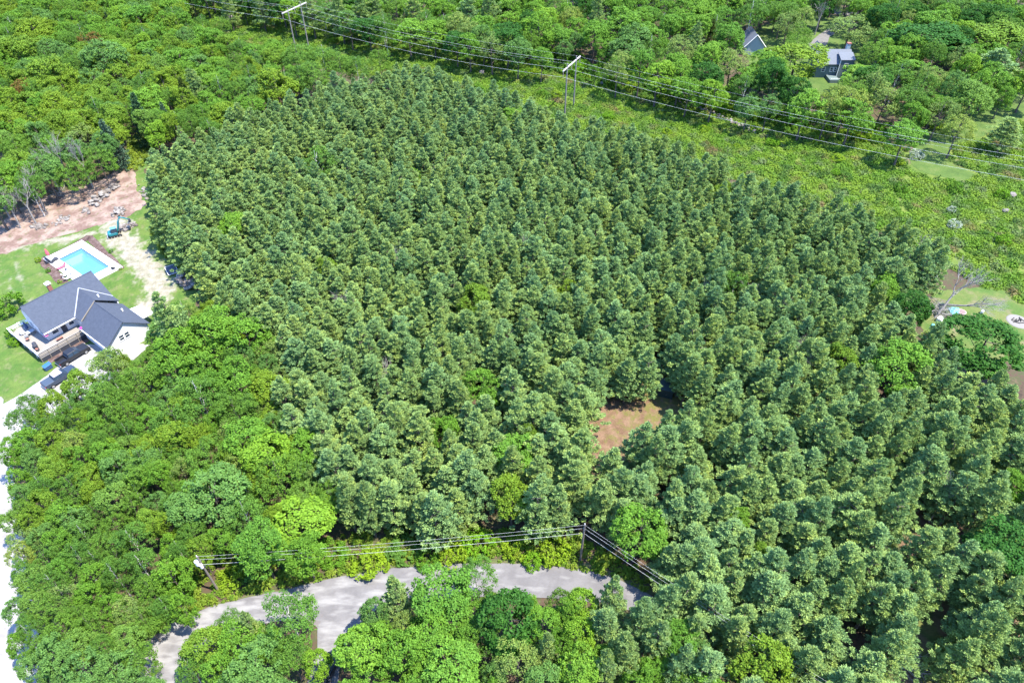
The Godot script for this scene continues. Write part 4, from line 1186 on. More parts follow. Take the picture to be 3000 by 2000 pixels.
func deck_things() -> void:
	var dz := func(x: float, y: float, h := 1.2) -> Vector3: return at(20 + x / 7.84, 860 + y / 7.84, h)
	var g: Vector3 = dz.call(640, 1200, 1.7)
	var o := thing("grill", "barbecue grill under a dark cover on the deck", "grill", Vector3(g.x, 1.2, g.z), YAW + 1.35)
	part(o, "cover", bx(Vector3(0, 0.55, 0), Vector3(1.45, 1.1, 0.7), M.charcoal, 0.16))
	part(o, "lid", bx(Vector3(0, 1.14, 0), Vector3(0.9, 0.24, 0.5), M.charcoal, 0.1))
	for sx in [-0.6, 0.6]:
		part(o, "wheel", cyl(Vector3(sx, 0.1, 0.3), Vector3(sx, 0.1, 0.38), 0.1, M.rubber, 8))
	parasol("closed navy umbrella on the house deck", dz.call(490, 860), M.navy, 2.5)
	table("grey patio table beside the navy umbrella on the deck", dz.call(555, 930), YAW, 1.5, 0.95, 0.72, M.flash)
	chair("deck_chair", "pale deck chair at the railing corner of the deck", dz.call(350, 720), YAW + 0.2, M.charcoal, M.white)
	chair("deck_chair", "pale deck chair tucked against the house wall", dz.call(470, 650), YAW + 2.9, M.charcoal, M.white)
	chair("deck_chair", "pale deck chair beside the grey patio table", dz.call(390, 930), YAW - 0.3, M.charcoal, M.white)
	chair("deck_chair", "pale deck chair nearest the covered grill", dz.call(460, 990), YAW + 1.2, M.charcoal, M.white)
	var p: Vector3 = dz.call(480, 1080)
	var t := thing("planter", "round dark planter at the deck railing", "planter", p)
	part(t, "pot", cyl(Vector3.ZERO, Vector3(0, 0.45, 0), 0.26, M.charcoal, 10, 0.33))
	part(t, "soil", cyl(Vector3(0, 0.4, 0), Vector3(0, 0.46, 0), 0.28, M.brick, 10))
	var t2 := thing("planter", "dark planter at the corner of the deck railing", "planter", dz.call(700, 1310))
	part(t2, "pot", bx(Vector3(0, 0.22, 0), Vector3(0.6, 0.44, 0.5), M.charcoal, 0.04))
	part(t2, "soil", bx(Vector3(0, 0.46, 0), Vector3(0.5, 0.03, 0.4), M.brick))
	var rug := thing("door_mat", "blue-grey rug on the deck in front of the door", "rug", dz.call(1210, 905), YAW)
	part(rug, "mat", bx(Vector3(0, 0.012, 0), Vector3(1.2, 0.02, 0.8), flat(0.16, 0.19, 0.34, 0.9)))
	var bch := thing("bench", "low brown bench against the front railing of the deck", "bench", dz.call(1220, 1060), YAW)
	part(bch, "seat", bx(Vector3(0, 0.42, 0), Vector3(1.2, 0.08, 0.4), M.brick))
	for sx in [-0.5, 0.5]:
		part(bch, "leg", bx(Vector3(sx, 0.19, 0), Vector3(0.08, 0.38, 0.36), M.charcoal))
	basket("pink flower basket hanging at the deck corner of the roof", dz.call(890, 960, 3.2), flat(0.75, 0.22, 0.42, 0.8), 0.42)
	basket("magenta flower basket hanging by the deck stairs", dz.call(1710, 800, 3.0), M.magenta, 0.42)

func build_pool() -> void:
	var dk := MB.new()
	for q in [[-4.65, -2.55, -8.5, 8.2], [2.55, 4.25, -8.5, 8.2], [-2.55, 2.55, -8.5, -5.7], [-2.55, 2.55, 5.7, 8.2]]:
		dk.box(Vector3((q[0] + q[1]) * 0.5, 0.05, (q[2] + q[3]) * 0.5), Vector3(q[1] - q[0], 0.2, q[3] - q[2]))
	var pd := setting("pool_deck", dk.mesh(ground_mat(noise_image(256, 121, 0.02, 0.1, [Color(0.50, 0.495, 0.50), Color(0.58, 0.575, 0.58)], 0.5), 9.0)), "white concrete apron around the swimming pool")
	pd.position = POOL_C
	pd.rotation.y = YAW
	var o := thing("swimming_pool", "rectangular swimming pool of turquoise water with a deep end", "pool", POOL_C, YAW)
	var b := MB.new()
	var nx := 12
	var nzz := 26
	var f := func(i: int, j: int) -> Vector3:
		var x := lerpf(-2.55, 2.55, float(i) / nx)
		var z := lerpf(-5.7, 5.7, float(j) / nzz)
		var e := minf(minf((x + 2.55), (2.55 - x)) / 1.3, minf((z + 5.7) / 1.6, (1.4 - z) / 2.4))
		return Vector3(x, -1.05 - 1.15 * clampf(e, 0.0, 1.0), z)
	for i in nx:
		for j in nzz:
			b.quad(f.call(i, j), f.call(i + 1, j), f.call(i + 1, j + 1), f.call(i, j + 1))
	var c := [Vector3(-2.55, 0, -5.7), Vector3(2.55, 0, -5.7), Vector3(2.55, 0, 5.7), Vector3(-2.55, 0, 5.7)]
	for k in 4:
		var p: Vector3 = c[k]
		var q: Vector3 = c[(k + 1) % 4]
		b.quad(p + Vector3(0, -1.05, 0), q + Vector3(0, -1.05, 0), q + Vector3(0, 0.1, 0), p + Vector3(0, 0.1, 0))
	part(o, "basin", b.mesh(M.liner))
	part(o, "water", slab([Vector3(-2.54, -0.12, 5.69), Vector3(2.54, -0.12, 5.69), Vector3(2.54, -0.12, -5.69), Vector3(-2.54, -0.12, -5.69)], 0.002, M.water))
	for k in 3:
		part(o, "step", bx(Vector3(1.75, -0.95 + 0.25 * k, 5.0 + 0.3 * k - 0.3), Vector3(1.5, 0.25, 1.0 - 0.25 * k), M.liner))
	for s in [-0.25, 0.25]:
		var l := MB.new()
		l.tube([Vector3(2.9, 0.1, -3.2 + s), Vector3(2.85, 0.8, -3.2 + s), Vector3(2.6, 0.9, -3.2 + s), Vector3(2.4, 0.6, -3.2 + s), Vector3(2.4, -0.9, -3.2 + s)], [0.035, 0.035, 0.035, 0.035, 0.035], 6)
		part(o, "handrail", l.mesh(M.steel))
	part(o, "skimmer", bx(Vector3(-0.1, 0.12, -5.85), Vector3(0.5, 0.06, 0.3), M.blue))
	# furniture round it
	var dz := func(x: float, y: float, h := 0.15) -> Vector3: return at(20 + x / 7.84, 680 + y / 7.84, h)
	parasol("closed pink umbrella beside the swimming pool", dz.call(965, 575), M.pink, 2.3)
	var sf := thing("outdoor_sofa", "dark corner sofa under the pink umbrella by the pool", "sofa", dz.call(985, 640), YAW)
	part(sf, "seat", bx(Vector3(0, 0.22, 0), Vector3(1.0, 0.44, 2.6), M.charcoal, 0.05))
	part(sf, "seat", bx(Vector3(0.9, 0.22, 0.85), Vector3(0.8, 0.44, 0.9), M.charcoal, 0.05))
	part(sf, "backrest", bx(Vector3(-0.45, 0.62, 0), Vector3(0.18, 0.4, 2.6), M.charcoal, 0.04))
	part(sf, "cushion", bx(Vector3(0.1, 0.5, -0.6), Vector3(0.8, 0.12, 1.1), M.flash, 0.04))
	part(sf, "cushion", bx(Vector3(0.1, 0.5, 0.62), Vector3(0.8, 0.12, 1.1), M.flash, 0.04))
	chair("deck_chair", "dark chair beside the poolside corner sofa", dz.call(930, 705), YAW + 0.5, M.charcoal, M.charcoal)
	chair("deck_chair", "dark chair at the pool's edge near the pink umbrella", dz.call(1030, 700), YAW + 2.2, M.charcoal, M.charcoal)
	chair("sun_lounger", "pink sun lounger on the white pool apron", dz.call(1240, 830), YAW - PI, M.charcoal, M.pink, true)
	chair("sun_lounger", "pale sun lounger with a dark headrest beside the pink one", dz.call(1390, 985), YAW, M.charcoal, M.trim, true)
	chair("sun_lounger", "pale sun lounger with a dark frame closest to the house roof", dz.call(1440, 1060), YAW, M.charcoal, M.trim, true)
	table("tiny dark side table beside the pink sun lounger", dz.call(1355, 870), YAW, 0.4, 0.4, 0.4, M.charcoal)
	chair("deck_chair", "dark folding chair at the far corner of the pool apron", at(332, 788, 0.15), YAW + 0.9, M.charcoal, M.charcoal)
	for q in [[112, 766, 0.75], [141, 796, 0.6], [175, 828, 0.5], [325, 740, 0.6], [150, 1038, 0.8], [18 + 20, 985, 1.2], [24 + 20, 1010, 1.1], [352, 789, 0.4]]:
		tree("shrub", foot(q[0], q[1]), q[2], q[2] * 0.8, "small clipped shrub in the planting beds of the pool house", false).set_meta("group", "shrubs in the planting beds")

func wheel(o: Node3D, c: Vector3, r: float, w: float) -> void:
	var s := 1.0 if c.z > 0 else -1.0
	var t := part(o, "wheel", cyl(c - Vector3(0, 0, w * 0.5), c + Vector3(0, 0, w * 0.5), r, M.rubber, 14))
	part(t, "rim", cyl(c + Vector3(0, 0, s * w * 0.4), c + Vector3(0, 0, s * (w * 0.5 + 0.015)), r * 0.58, M.steel, 10))

func pickup(label: String, p: Vector3, turn: float, paint: Material, cab_roof: Material, cover: Material) -> void:
	var o := thing("pickup_truck", label, "pickup truck", p, turn)
	var mb := MB.new()
	var hw := 0.98
	# hood and nose, cab floor, bed walls as one painted shell
	mb.side_prism([Vector2(0.35, 0.45), Vector2(2.75, 0.45), Vector2(2.9, 0.6), Vector2(2.88, 0.95), Vector2(2.7, 1.08), Vector2(1.3, 1.2), Vector2(0.35, 1.2)], -hw, hw)
	mb.box(Vector3(-0.45, 0.82, 0), Vector3(1.7, 0.78, hw * 2))
	for s in [-1.0, 1.0]:
		mb.box(Vector3(-2.1, 0.85, s * (hw - 0.06)), Vector3(1.6, 0.7, 0.12))
	mb.box(Vector3(-2.1, 0.6, 0), Vector3(1.6, 0.12, hw * 2 - 0.24))
	part(o, "body", mb.mesh(paint))
	var tg := part(o, "tailgate", bx(Vector3(-2.94, 0.87, 0), Vector3(0.08, 0.64, hw * 2 - 0.1), paint, 0.02))
	for s in [-0.85, 0.85]:
		part(tg, "tail_light", bx(Vector3(-2.97, 0.95, s), Vector3(0.07, 0.34, 0.16), M.lamp_red))
	var c := MB.new()
	c.hexa([Vector3(-1.25, 1.2, hw - 0.04), Vector3(1.25, 1.2, hw - 0.04), Vector3(1.25, 1.2, -hw + 0.04), Vector3(-1.25, 1.2, -hw + 0.04), Vector3(-1.05, 1.84, hw - 0.24), Vector3(0.45, 1.84, hw - 0.24), Vector3(0.45, 1.84, -hw + 0.24), Vector3(-1.05, 1.84, -hw + 0.24)])
	var cab := part(o, "cab", c.mesh(M.glass))
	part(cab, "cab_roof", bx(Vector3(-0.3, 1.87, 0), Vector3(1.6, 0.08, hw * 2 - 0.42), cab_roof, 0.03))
	for s in [-1.0, 1.0]:
		for q in [[1.22, 0.43], [-0.1, -0.1], [-1.22, -1.03]]:
			part(cab, "pillar", cyl(Vector3(q[0], 1.2, s * (hw - 0.05)), Vector3(q[1], 1.84, s * (hw - 0.24)), 0.05, paint, 5))
		part(o, "mirror", bx(Vector3(1.05, 1.3, s * (hw + 0.14)), Vector3(0.12, 0.2, 0.26), M.black, 0.03))
		part(o, "headlight", bx(Vector3(2.86, 0.86, s * 0.75), Vector3(0.08, 0.2, 0.36), M.white))
	part(o, "bumper", bx(Vector3(2.95, 0.5, 0), Vector3(0.14, 0.22, 1.9), M.steel, 0.04))
	part(o, "bumper", bx(Vector3(-3.02, 0.5, 0), Vector3(0.14, 0.2, 1.9), M.steel, 0.04))
	if cover != null:
		part(o, "bed_cover", bx(Vector3(-2.1, 1.23, 0), Vector3(1.62, 0.06, hw * 2 - 0.04), cover, 0.02))
	for x in [1.9, -1.9]:
		for s in [-1.0, 1.0]:
			wheel(o, Vector3(x, 0.39, s * 0.9), 0.39, 0.26)

func suv(label: String, p: Vector3, turn: float) -> void:
	var o := thing("off_road_vehicle", label, "car", p, turn)
	var mb := MB.new()
	mb.box(Vector3(-0.35, 0.85, 0), Vector3(2.9, 0.75, 1.7), Basis(), Color.WHITE, 0.06)
	mb.box(Vector3(1.55, 0.82, 0), Vector3(1.1, 0.66, 1.36), Basis(), Color.WHITE, 0.08)
	part(o, "body", mb.mesh(M.black))
	var cab := part(o, "cab", bx(Vector3(-0.55, 1.5, 0), Vector3(2.4, 0.56, 1.5), M.glass, 0.05))
	part(cab, "cab_roof", bx(Vector3(-0.75, 1.82, 0), Vector3(2.0, 0.1, 1.56), M.black, 0.05))
	part(cab, "windscreen", bx(Vector3(0.75, 1.46, 0), Vector3(0.06, 0.62, 1.4), flat(0.1, 0.13, 0.18, 0.05), 0.0, Basis(Vector3(0, 0, 1), 0.35)))
	for s in [-1.0, 1.0]:
		part(o, "fender", bx(Vector3(1.55, 0.98, s * 0.82), Vector3(1.0, 0.12, 0.36), M.charcoal, 0.03))
		part(o, "fender", bx(Vector3(-1.35, 0.98, s * 0.92), Vector3(0.95, 0.1, 0.24), M.charcoal, 0.03))
		part(o, "headlight", cyl(Vector3(2.08, 0.9, s * 0.5), Vector3(2.14, 0.9, s * 0.5), 0.12, M.white, 10))
		part(o, "mirror", bx(Vector3(0.62, 1.3, s * 0.98), Vector3(0.1, 0.18, 0.2), M.black, 0.02))
	part(o, "bumper", bx(Vector3(2.2, 0.55, 0), Vector3(0.18, 0.2, 1.6), M.charcoal, 0.04))
	part(o, "spare_wheel", cyl(Vector3(-1.85, 1.0, 0), Vector3(-2.08, 1.0, 0), 0.38, M.rubber, 12))
	for k in 3:
		part(o, "roof_rail", bx(Vector3(-0.75, 1.9, -0.55 + 0.55 * k), Vector3(1.9, 0.05, 0.06), M.charcoal))
	for x in [1.45, -1.25]:
		for s in [-1.0, 1.0]:
			wheel(o, Vector3(x, 0.4, s * 0.82), 0.4, 0.27)

func excavator(p: Vector3, turn: float) -> void:
	var o := thing("excavator", "teal mini excavator with raised boom parked by the stone heaps", "excavator", p, turn)
	for s in [-0.75, 0.75]:
		var t := MB.new()
		t.side_prism([Vector2(-1.1, 0.0), Vector2(1.1, 0.0), Vector2(1.35, 0.25), Vector2(1.1, 0.5), Vector2(-1.1, 0.5), Vector2(-1.35, 0.25)], s - 0.2, s + 0.2)
		var tr := part(o, "track", t.mesh(M.rubber))
		for x in [-0.9, -0.3, 0.3, 0.9]:
			part(tr, "roller", cyl(Vector3(x, 0.2, s - 0.22), Vector3(x, 0.2, s + 0.22), 0.13, M.steel, 8))
	part(o, "undercarriage", bx(Vector3(0, 0.42, 0), Vector3(1.2, 0.3, 1.1), M.charcoal))
	part(o, "blade", bx(Vector3(-1.6, 0.3, 0), Vector3(0.12, 0.5, 1.9), M.flash))
	part(o, "body", bx(Vector3(-0.35, 0.95, 0), Vector3(2.0, 0.7, 1.7), M.teal, 0.2))
	part(o, "counterweight", bx(Vector3(-1.15, 0.95, 0), Vector3(0.5, 0.6, 1.5), M.teal, 0.18))
	var cab := part(o, "cab", bx(Vector3(0.1, 1.75, 0.4), Vector3(1.2, 0.95, 0.85), M.glass, 0.06))
	part(cab, "cab_roof", bx(Vector3(0.1, 2.28, 0.4), Vector3(1.3, 0.12, 0.95), flat(0.10, 0.32, 0.5, 0.5), 0.05))
	for sx in [-0.58, 0.58]:
		for sz in [-0.02, 0.82]:
			part(cab, "pillar", bx(Vector3(0.1 + sx, 1.75, sz), Vector3(0.08, 0.95, 0.08), M.charcoal))
	var b := MB.new()
	b.tube([Vector3(0.75, 0.95, -0.25), Vector3(1.25, 2.1, -0.25), Vector3(1.55, 3.1, -0.25), Vector3(2.15, 4.0, -0.25)], [0.2, 0.24, 0.22, 0.15], 5)
	part(o, "boom", b.mesh(M.teal))
	var st := MB.new()
	st.tube([Vector3(2.0, 4.1, -0.25), Vector3(2.9, 3.75, -0.25), Vector3(3.7, 3.1, -0.25)], [0.17, 0.17, 0.11], 5)
	part(o, "stick", st.mesh(M.teal))
	part(o, "ram", cyl(Vector3(1.0, 1.2, -0.25), Vector3(1.75, 2.8, -0.25), 0.07, M.steel, 6))
	part(o, "ram", cyl(Vector3(1.6, 3.4, -0.12), Vector3(2.7, 4.05, -0.12), 0.06, M.steel, 6))
	var k := MB.new()
	k.side_prism([Vector2(3.6, 3.25), Vector2(4.05, 3.05), Vector2(4.15, 2.6), Vector2(3.85, 2.3), Vector2(3.5, 2.35), Vector2(3.75, 2.6), Vector2(3.7, 2.9)], -0.6, 0.1)
	var bk := part(o, "bucket", k.mesh(M.charcoal))
	for z in [-0.5, -0.25, 0.0]:
		part(bk, "tooth", bx(Vector3(3.45, 2.28, z), Vector3(0.2, 0.06, 0.08), M.steel))

var rocks := []
func make_rocks() -> void:
	for v in 5:
		for m in 3:
			var mb := MB.new()
			var top_v := []
			var rings := []
			for lv in [[-0.35, 0.85], [0.15, 1.0], [0.6, 0.62]]:
				var r := []
				for j in 7:
					var a := TAU * j / 7.0 + rf(-0.2, 0.2)
					var q: float = lv[1] * rf(0.75, 1.15)
					r.append(Vector3(cos(a) * q, lv[0] + rf(-0.08, 0.08), sin(a) * q * 0.8))
				rings.append(r)
			for k in 2:
				for j in 7:
					var j2 := (j + 1) % 7
					mb.quad(rings[k][j], rings[k + 1][j], rings[k + 1][j2], rings[k][j2])
			var tp := Vector3(rf(-0.2, 0.2), 0.78, rf(-0.2, 0.2))
			for j in 7:
				mb.tri(tp, rings[2][(j + 1) % 7], rings[2][j])
			rocks.append(mb.mesh(M.stone[m]))

func stones(called: String, label: String, category: String, spots: Array) -> void:     # spots: [x, y, z, size]
	var c := Vector3.ZERO
	for q in spots:
		c += Vector3(q[0], 0, q[2])
	c /= spots.size()
	var o := thing(called, label, category, c)
	for q in spots:
		var s := part(o, "stone", rocks[rng.randi() % rocks.size()])
		s.position = Vector3(q[0], q[1], q[2]) - c
		s.rotation = Vector3(rf(-0.3, 0.3), rng.randf() * TAU, rf(-0.3, 0.3))
		s.scale = Vector3(1, rf(0.5, 0.9), rf(0.7, 1.2)) * q[3]

func heap(label: String, px: Array, n: int, size: float, high: float) -> void:
	var poly := ground_poly(px)
	var sp := []
	var lo := Vector2(1e9, 1e9)
	var hi := -lo
	for p in poly:
		lo = lo.min(p)
		hi = hi.max(p)
	var guard := 0
	while sp.size() < n and guard < 4000:
		guard += 1
		var q := Vector2(rf(lo.x, hi.x), rf(lo.y, hi.y))
		if Geometry2D.is_point_in_polygon(q, poly):
			var s := size * rf(0.45, 1.15)
			sp.append([q.x, s * 0.25 + high * pow(rng.randf(), 2.0), q.y, s])
	stones("stone_heap", label, "stones", sp)

func brush_pile(label: String, c: Vector3, r: float, n: int, h: float) -> void:
	var o := thing("brush_pile", label, "brush pile", c, 0.0)
	for k in n:
		var a := rf(-1.1, 1.1) + (PI if rng.randf() < 0.5 else 0.0) + 0.5
		var L := rf(0.9, 2.0) * r * 0.5
		var p := Vector3(rf(-1, 1) * r * 0.6, rf(0.08, h), rf(-1, 1) * r * 0.6)
		var d := Vector3(cos(a), rf(-0.12, 0.3), sin(a)).normalized()
		var q := p + d * L
		q.y = maxf(q.y, 0.05)
		var mb := MB.new()
		mb.tube([p, p.lerp(q, 0.5) + rv() * 0.12, q], [0.042, 0.03, 0.014], 4)
		mb.tube([p.lerp(q, 0.5), p.lerp(q, 0.8) + rv() * 0.5 + Vector3(0, 0.15, 0)], [0.03, 0.012], 3)
		part(o, "branch", mb.mesh(M.grey_wood))

func hang(a: Vector3, b: Vector3, sag: float, n: int) -> Array:
	var r := []
	for k in n + 1:
		var t := float(k) / n
		r.append(a.lerp(b, t) - Vector3(0, sag * 4.0 * t * (1.0 - t), 0))
	return r

func cable(label: String, spans: Array, r: float, group := "") -> void:   # spans: [from, to, sag]
	var pts := []
	for s in spans:
		var h := hang(s[0], s[1], s[2], 14)
		if pts.size() > 0:
			h.pop_front()
		pts.append_array(h)
	var rad := []
	for p in pts:
		rad.append(r)
	var mb := MB.new()
	mb.tube(pts, rad, 5)
	top("overhead_wire", mb.mesh(M.wire), label, "wire", Vector3.ZERO, 0.0, group)

func power_lines() -> void:
	var across := Vector3(5.6, 0, -11.0).normalized()
	var mids := [Vector3(-71.6, 0, -245.6), Vector3(16.8, 0, -199.0), Vector3(124.0, 0, -140.0), Vector3(-165.0, 0, -296.0)]
	var names := ["two-legged wooden power pylon standing far along the clearing beside tall birches", "two-legged wooden power pylon rising behind the pine stand"]
	for k in 2:
		var o := thing("power_pylon", names[k], "pylon", mids[k])
		for s in [-1.0, 1.0]:
			part(o, "pole", cyl(across * s * 3.2 - Vector3(0, 0.3, 0), across * s * 3.2 + Vector3(0, 15.0, 0), 0.24, M.cedar, 8, 0.16))
		var arm := part(o, "crossarm", bx(Vector3(0, 13.9, 0), Vector3(12.2, 0.3, 0.26), flat(0.42, 0.40, 0.39, 0.8), 0.0, Basis(across, Vector3.UP, across.cross(Vector3.UP))))
		for s: float in [-5.9, 0.0, 5.9]:
			var ins := MB.new()
			var c := across * s + across.cross(Vector3.UP) * 0.0
			var pts := []
			var rad := []
			for j in 13:
				pts.append(c + Vector3(0, 13.7 - 0.12 * j, 0))
				rad.append(0.11 if j % 2 == 1 else 0.05)
			ins.tube(pts, rad, 6)
			part(arm, "insulator", ins.mesh(M.porcelain))
	for q in [[-5.9, "lowest pale conductor wire, on the pine side of the pylons"], [0.0, "middle conductor wire hanging between the pylon legs"], [5.9, "conductor wire on the far wood side of the pylons"]]:
		var spans := []
		for e in [[3, 0], [0, 1], [1, 2]]:
			spans.append([mids[e[0]] + across * q[0] + Vector3(0, 12.2, 0), mids[e[1]] + across * q[0] + Vector3(0, 12.2, 0), 1.9])
		cable(q[1], spans, 0.018)
	for q in [[-3.2, "thin shield wire on top of the pine side pylon legs"], [3.2, "thin shield wire on top of the wood side pylon legs"]]:
		var spans := []
		for e in [[3, 0], [0, 1], [1, 2]]:
			spans.append([mids[e[0]] + across * q[0] + Vector3(0, 15.0, 0), mids[e[1]] + across * q[0] + Vector3(0, 15.0, 0), 1.5])
		cable(q[1], spans, 0.009)
	# roadside poles
	var a := Vector3(-40.6, 0, -48.6)
	var b := Vector3(9.8, 0, -53.3)
	var p := thing("utility_pole", "roadside wooden pole carrying a pale transformer can", "utility pole", a)
	part(p, "pole", cyl(Vector3(0, -0.2, 0), Vector3(-0.3, 9.0, 0), 0.17, M.post, 8, 0.12))
	part(p, "transformer", cyl(Vector3(-0.62, 7.2, 0.15), Vector3(-0.64, 8.1, 0.15), 0.27, M.white, 10))
	part(p, "transformer", cyl(Vector3(-0.05, 7.0, 0.45), Vector3(-0.05, 7.7, 0.45), 0.2, M.white, 10))
	part(p, "bracket", bx(Vector3(-0.2, 6.6, 0), Vector3(0.7, 0.1, 0.16), M.charcoal))
	part(p, "insulator", cyl(Vector3(-0.3, 9.0, 0), Vector3(-0.3, 9.25, 0), 0.06, M.white, 6))
	var p2 := thing("utility_pole", "plain wooden pole at the bend of the gravel road", "utility pole", b)
	part(p2, "pole", cyl(Vector3(0, -0.2, 0), Vector3(0, 9.1, 0), 0.17, M.post, 8, 0.13))
	part(p2, "insulator", cyl(Vector3(0, 9.1, 0), Vector3(0, 9.35, 0), 0.06, M.white, 6))
	part(p2, "bracket", bx(Vector3(0, 7.9, 0.1), Vector3(0.3, 0.1, 0.2), M.charcoal))
	var c := Vector3(42.0, 0, -28.0)
	for q in [[9.0, 0.008, "upper roadside wire strung between the two utility poles"], [8.2, 0.009, "middle roadside wire strung between the two utility poles"], [7.0, 0.013, "lowest thick roadside wire strung between the two utility poles"]]:
		var t := Vector3(-0.3 * q[0] / 9.0, q[0], 0)
		cable(q[2], [[a + t, b + Vector3(0, q[0], 0), 0.55], [b + Vector3(0, q[0], 0), c + Vector3(0, q[0] + 0.3, 0), 0.5]], q[1])

func far_house() -> void:
	var o := thing("house", "grey-roofed two-storey house with a brick-topped chimney among tall trees", "house", Vector3(101.6, 0, -227.0))
	# ridge runs along x; local x -6..6, z -4.5..4.5
	for z in [4.0, -4.0]:
		part(o, "wall", bx(Vector3(0, 2.4, z), Vector3(10.6, 4.8, 0.2), M.sage))
	for x in [-5.2, 5.2]:
		var g := MB.new()
		g.side_prism([Vector2(-3.9, 0), Vector2(3.9, 0), Vector2(3.9, 4.7), Vector2(0, 7.2), Vector2(-3.9, 4.7)], -0.1, 0.1)
		var gm := part(o, "wall", g.mesh(M.sage))
		gm.rotation.y = -PI / 2
		gm.position.x = x
	part(o, "roof", slab([Vector3(-5.6, 4.5, 4.7), Vector3(5.6, 4.5, 4.7), Vector3(5.6, 7.5, 0), Vector3(-5.6, 7.5, 0)], 0.16, M.roof2))
	part(o, "roof", slab([Vector3(-5.6, 7.5, 0), Vector3(5.6, 7.5, 0), Vector3(5.6, 4.5, -4.7), Vector3(-5.6, 4.5, -4.7)], 0.16, M.roof2))
	# raised shed dormer on the chimney side
	part(o, "dormer_roof", slab([Vector3(1.0, 6.1, 5.3), Vector3(5.62, 6.1, 5.3), Vector3(5.62, 7.2, 1.6), Vector3(1.0, 7.2, 1.6)], 0.14, M.roof2))
	var dw := part(o, "dormer_wall", bx(Vector3(3.3, 2.95, 5.0), Vector3(4.3, 5.9, 0.2), M.sage))
	part(o, "dormer_wall", bx(Vector3(1.2, 3.0, 3.3), Vector3(0.16, 6.0, 3.1), M.sage))
	part(o, "dormer_wall", bx(Vector3(5.36, 3.0, 4.4), Vector3(0.16, 6.0, 0.95), M.sage))
	part(dw, "corner_trim", bx(Vector3(1.12, 3.0, 5.06), Vector3(0.16, 6.0, 0.2), M.trim))
	var ch := part(o, "chimney", bx(Vector3(4.6, 4.5, -0.6), Vector3(1.1, 9.0, 1.0), flat(0.34, 0.42, 0.44, 0.8)))
	part(ch, "chimney_top", bx(Vector3(4.6, 9.1, -0.6), Vector3(1.25, 0.3, 1.15), M.brick))
	part(o, "rear_gable", slab([Vector3(-4.4, 4.6, -4.2), Vector3(-2.6, 7.3, -4.2), Vector3(-2.6, 7.3, -8.0), Vector3(-4.4, 4.6, -8.0)], 0.14, M.roof2))
	part(o, "rear_gable", slab([Vector3(-2.6, 7.3, -4.2), Vector3(-0.8, 4.6, -4.2), Vector3(-0.8, 4.6, -8.0), Vector3(-2.6, 7.3, -8.0)], 0.14, M.roof2))
	window(o, Vector3(-0.6, 2.7, 4.1), 0.9, 1.2, Vector3.BACK)
	window(o, Vector3(0.5, 2.7, 4.1), 0.7, 1.2, Vector3.BACK)
	window(o, Vector3(3.2, 4.2, 5.1), 1.2, 1.2, Vector3.BACK)
	window(o, Vector3(-3.2, 2.7, 4.1), 1.0, 1.2, Vector3.BACK)
	part(o, "porch", bx(Vector3(-0.4, 0.5, 6.3), Vector3(3.0, 1.0, 4.2), M.sage))
	part(o, "porch_rail", bx(Vector3(-0.4, 1.5, 8.35), Vector3(3.0, 0.1, 0.1), M.trim))
	var g2 := thing("garage", "pale grey gabled garage half hidden behind trees", "garage", Vector3(81.5, 0, -246.0), 0.0)
	part(g2, "gable_wall", wall_gable(-3.2, 3.2, 4.0, 0.2, 3.0, 0.0, 6.4, flat(0.30, 0.36, 0.4, 0.8)))
	part(g2, "gable_wall", wall_gable(-3.2, 3.2, -4.0, 0.2, 3.0, 0.0, 6.4, flat(0.30, 0.36, 0.4, 0.8)))
	for x in [-3.1, 3.1]:
		part(g2, "wall", bx(Vector3(x, 1.5, 0), Vector3(0.2, 3.0, 8.0), M.sage))
	part(g2, "roof", slab([Vector3(-3.7, 2.7, 4.5), Vector3(0, 6.7, 4.5), Vector3(0, 6.7, -4.5), Vector3(-3.7, 2.7, -4.5)], 0.16, M.roof2))
	part(g2, "roof", slab([Vector3(0, 6.7, 4.5), Vector3(3.7, 2.7, 4.5), Vector3(3.7, 2.7, -4.5), Vector3(0, 6.7, -4.5)], 0.16, M.roof2))
	for s in [-1.0, 1.0]:
		part(g2, "barge_board", cyl(Vector3(s * 3.7, 2.66, 4.55), Vector3(0, 6.68, 4.55), 0.12, M.trim, 4))
	var v := thing("parked_car", "white car parked beside the pale grey garage", "car", Vector3(86.6, 0.06, -241.5), 1.4)
	part(v, "body", bx(Vector3(0, 0.62, 0), Vector3(4.3, 0.7, 1.8), M.white, 0.12))
	part(v, "cab", bx(Vector3(-0.2, 1.22, 0), Vector3(2.3, 0.55, 1.55), M.glass, 0.15))
	part(v, "roof", bx(Vector3(-0.2, 1.51, 0), Vector3(1.7, 0.06, 1.3), M.white, 0.03))
	for x in [-1.35, 1.35]:
		for s in [-1.0, 1.0]:
			wheel(v, Vector3(x, 0.33, s * 0.8), 0.33, 0.22)

func bush(p: Vector3, r: float, h: float, label: String) -> void:
	var o := tree("shrub", p, r, h, label, false)
	o.set_meta("group", label)

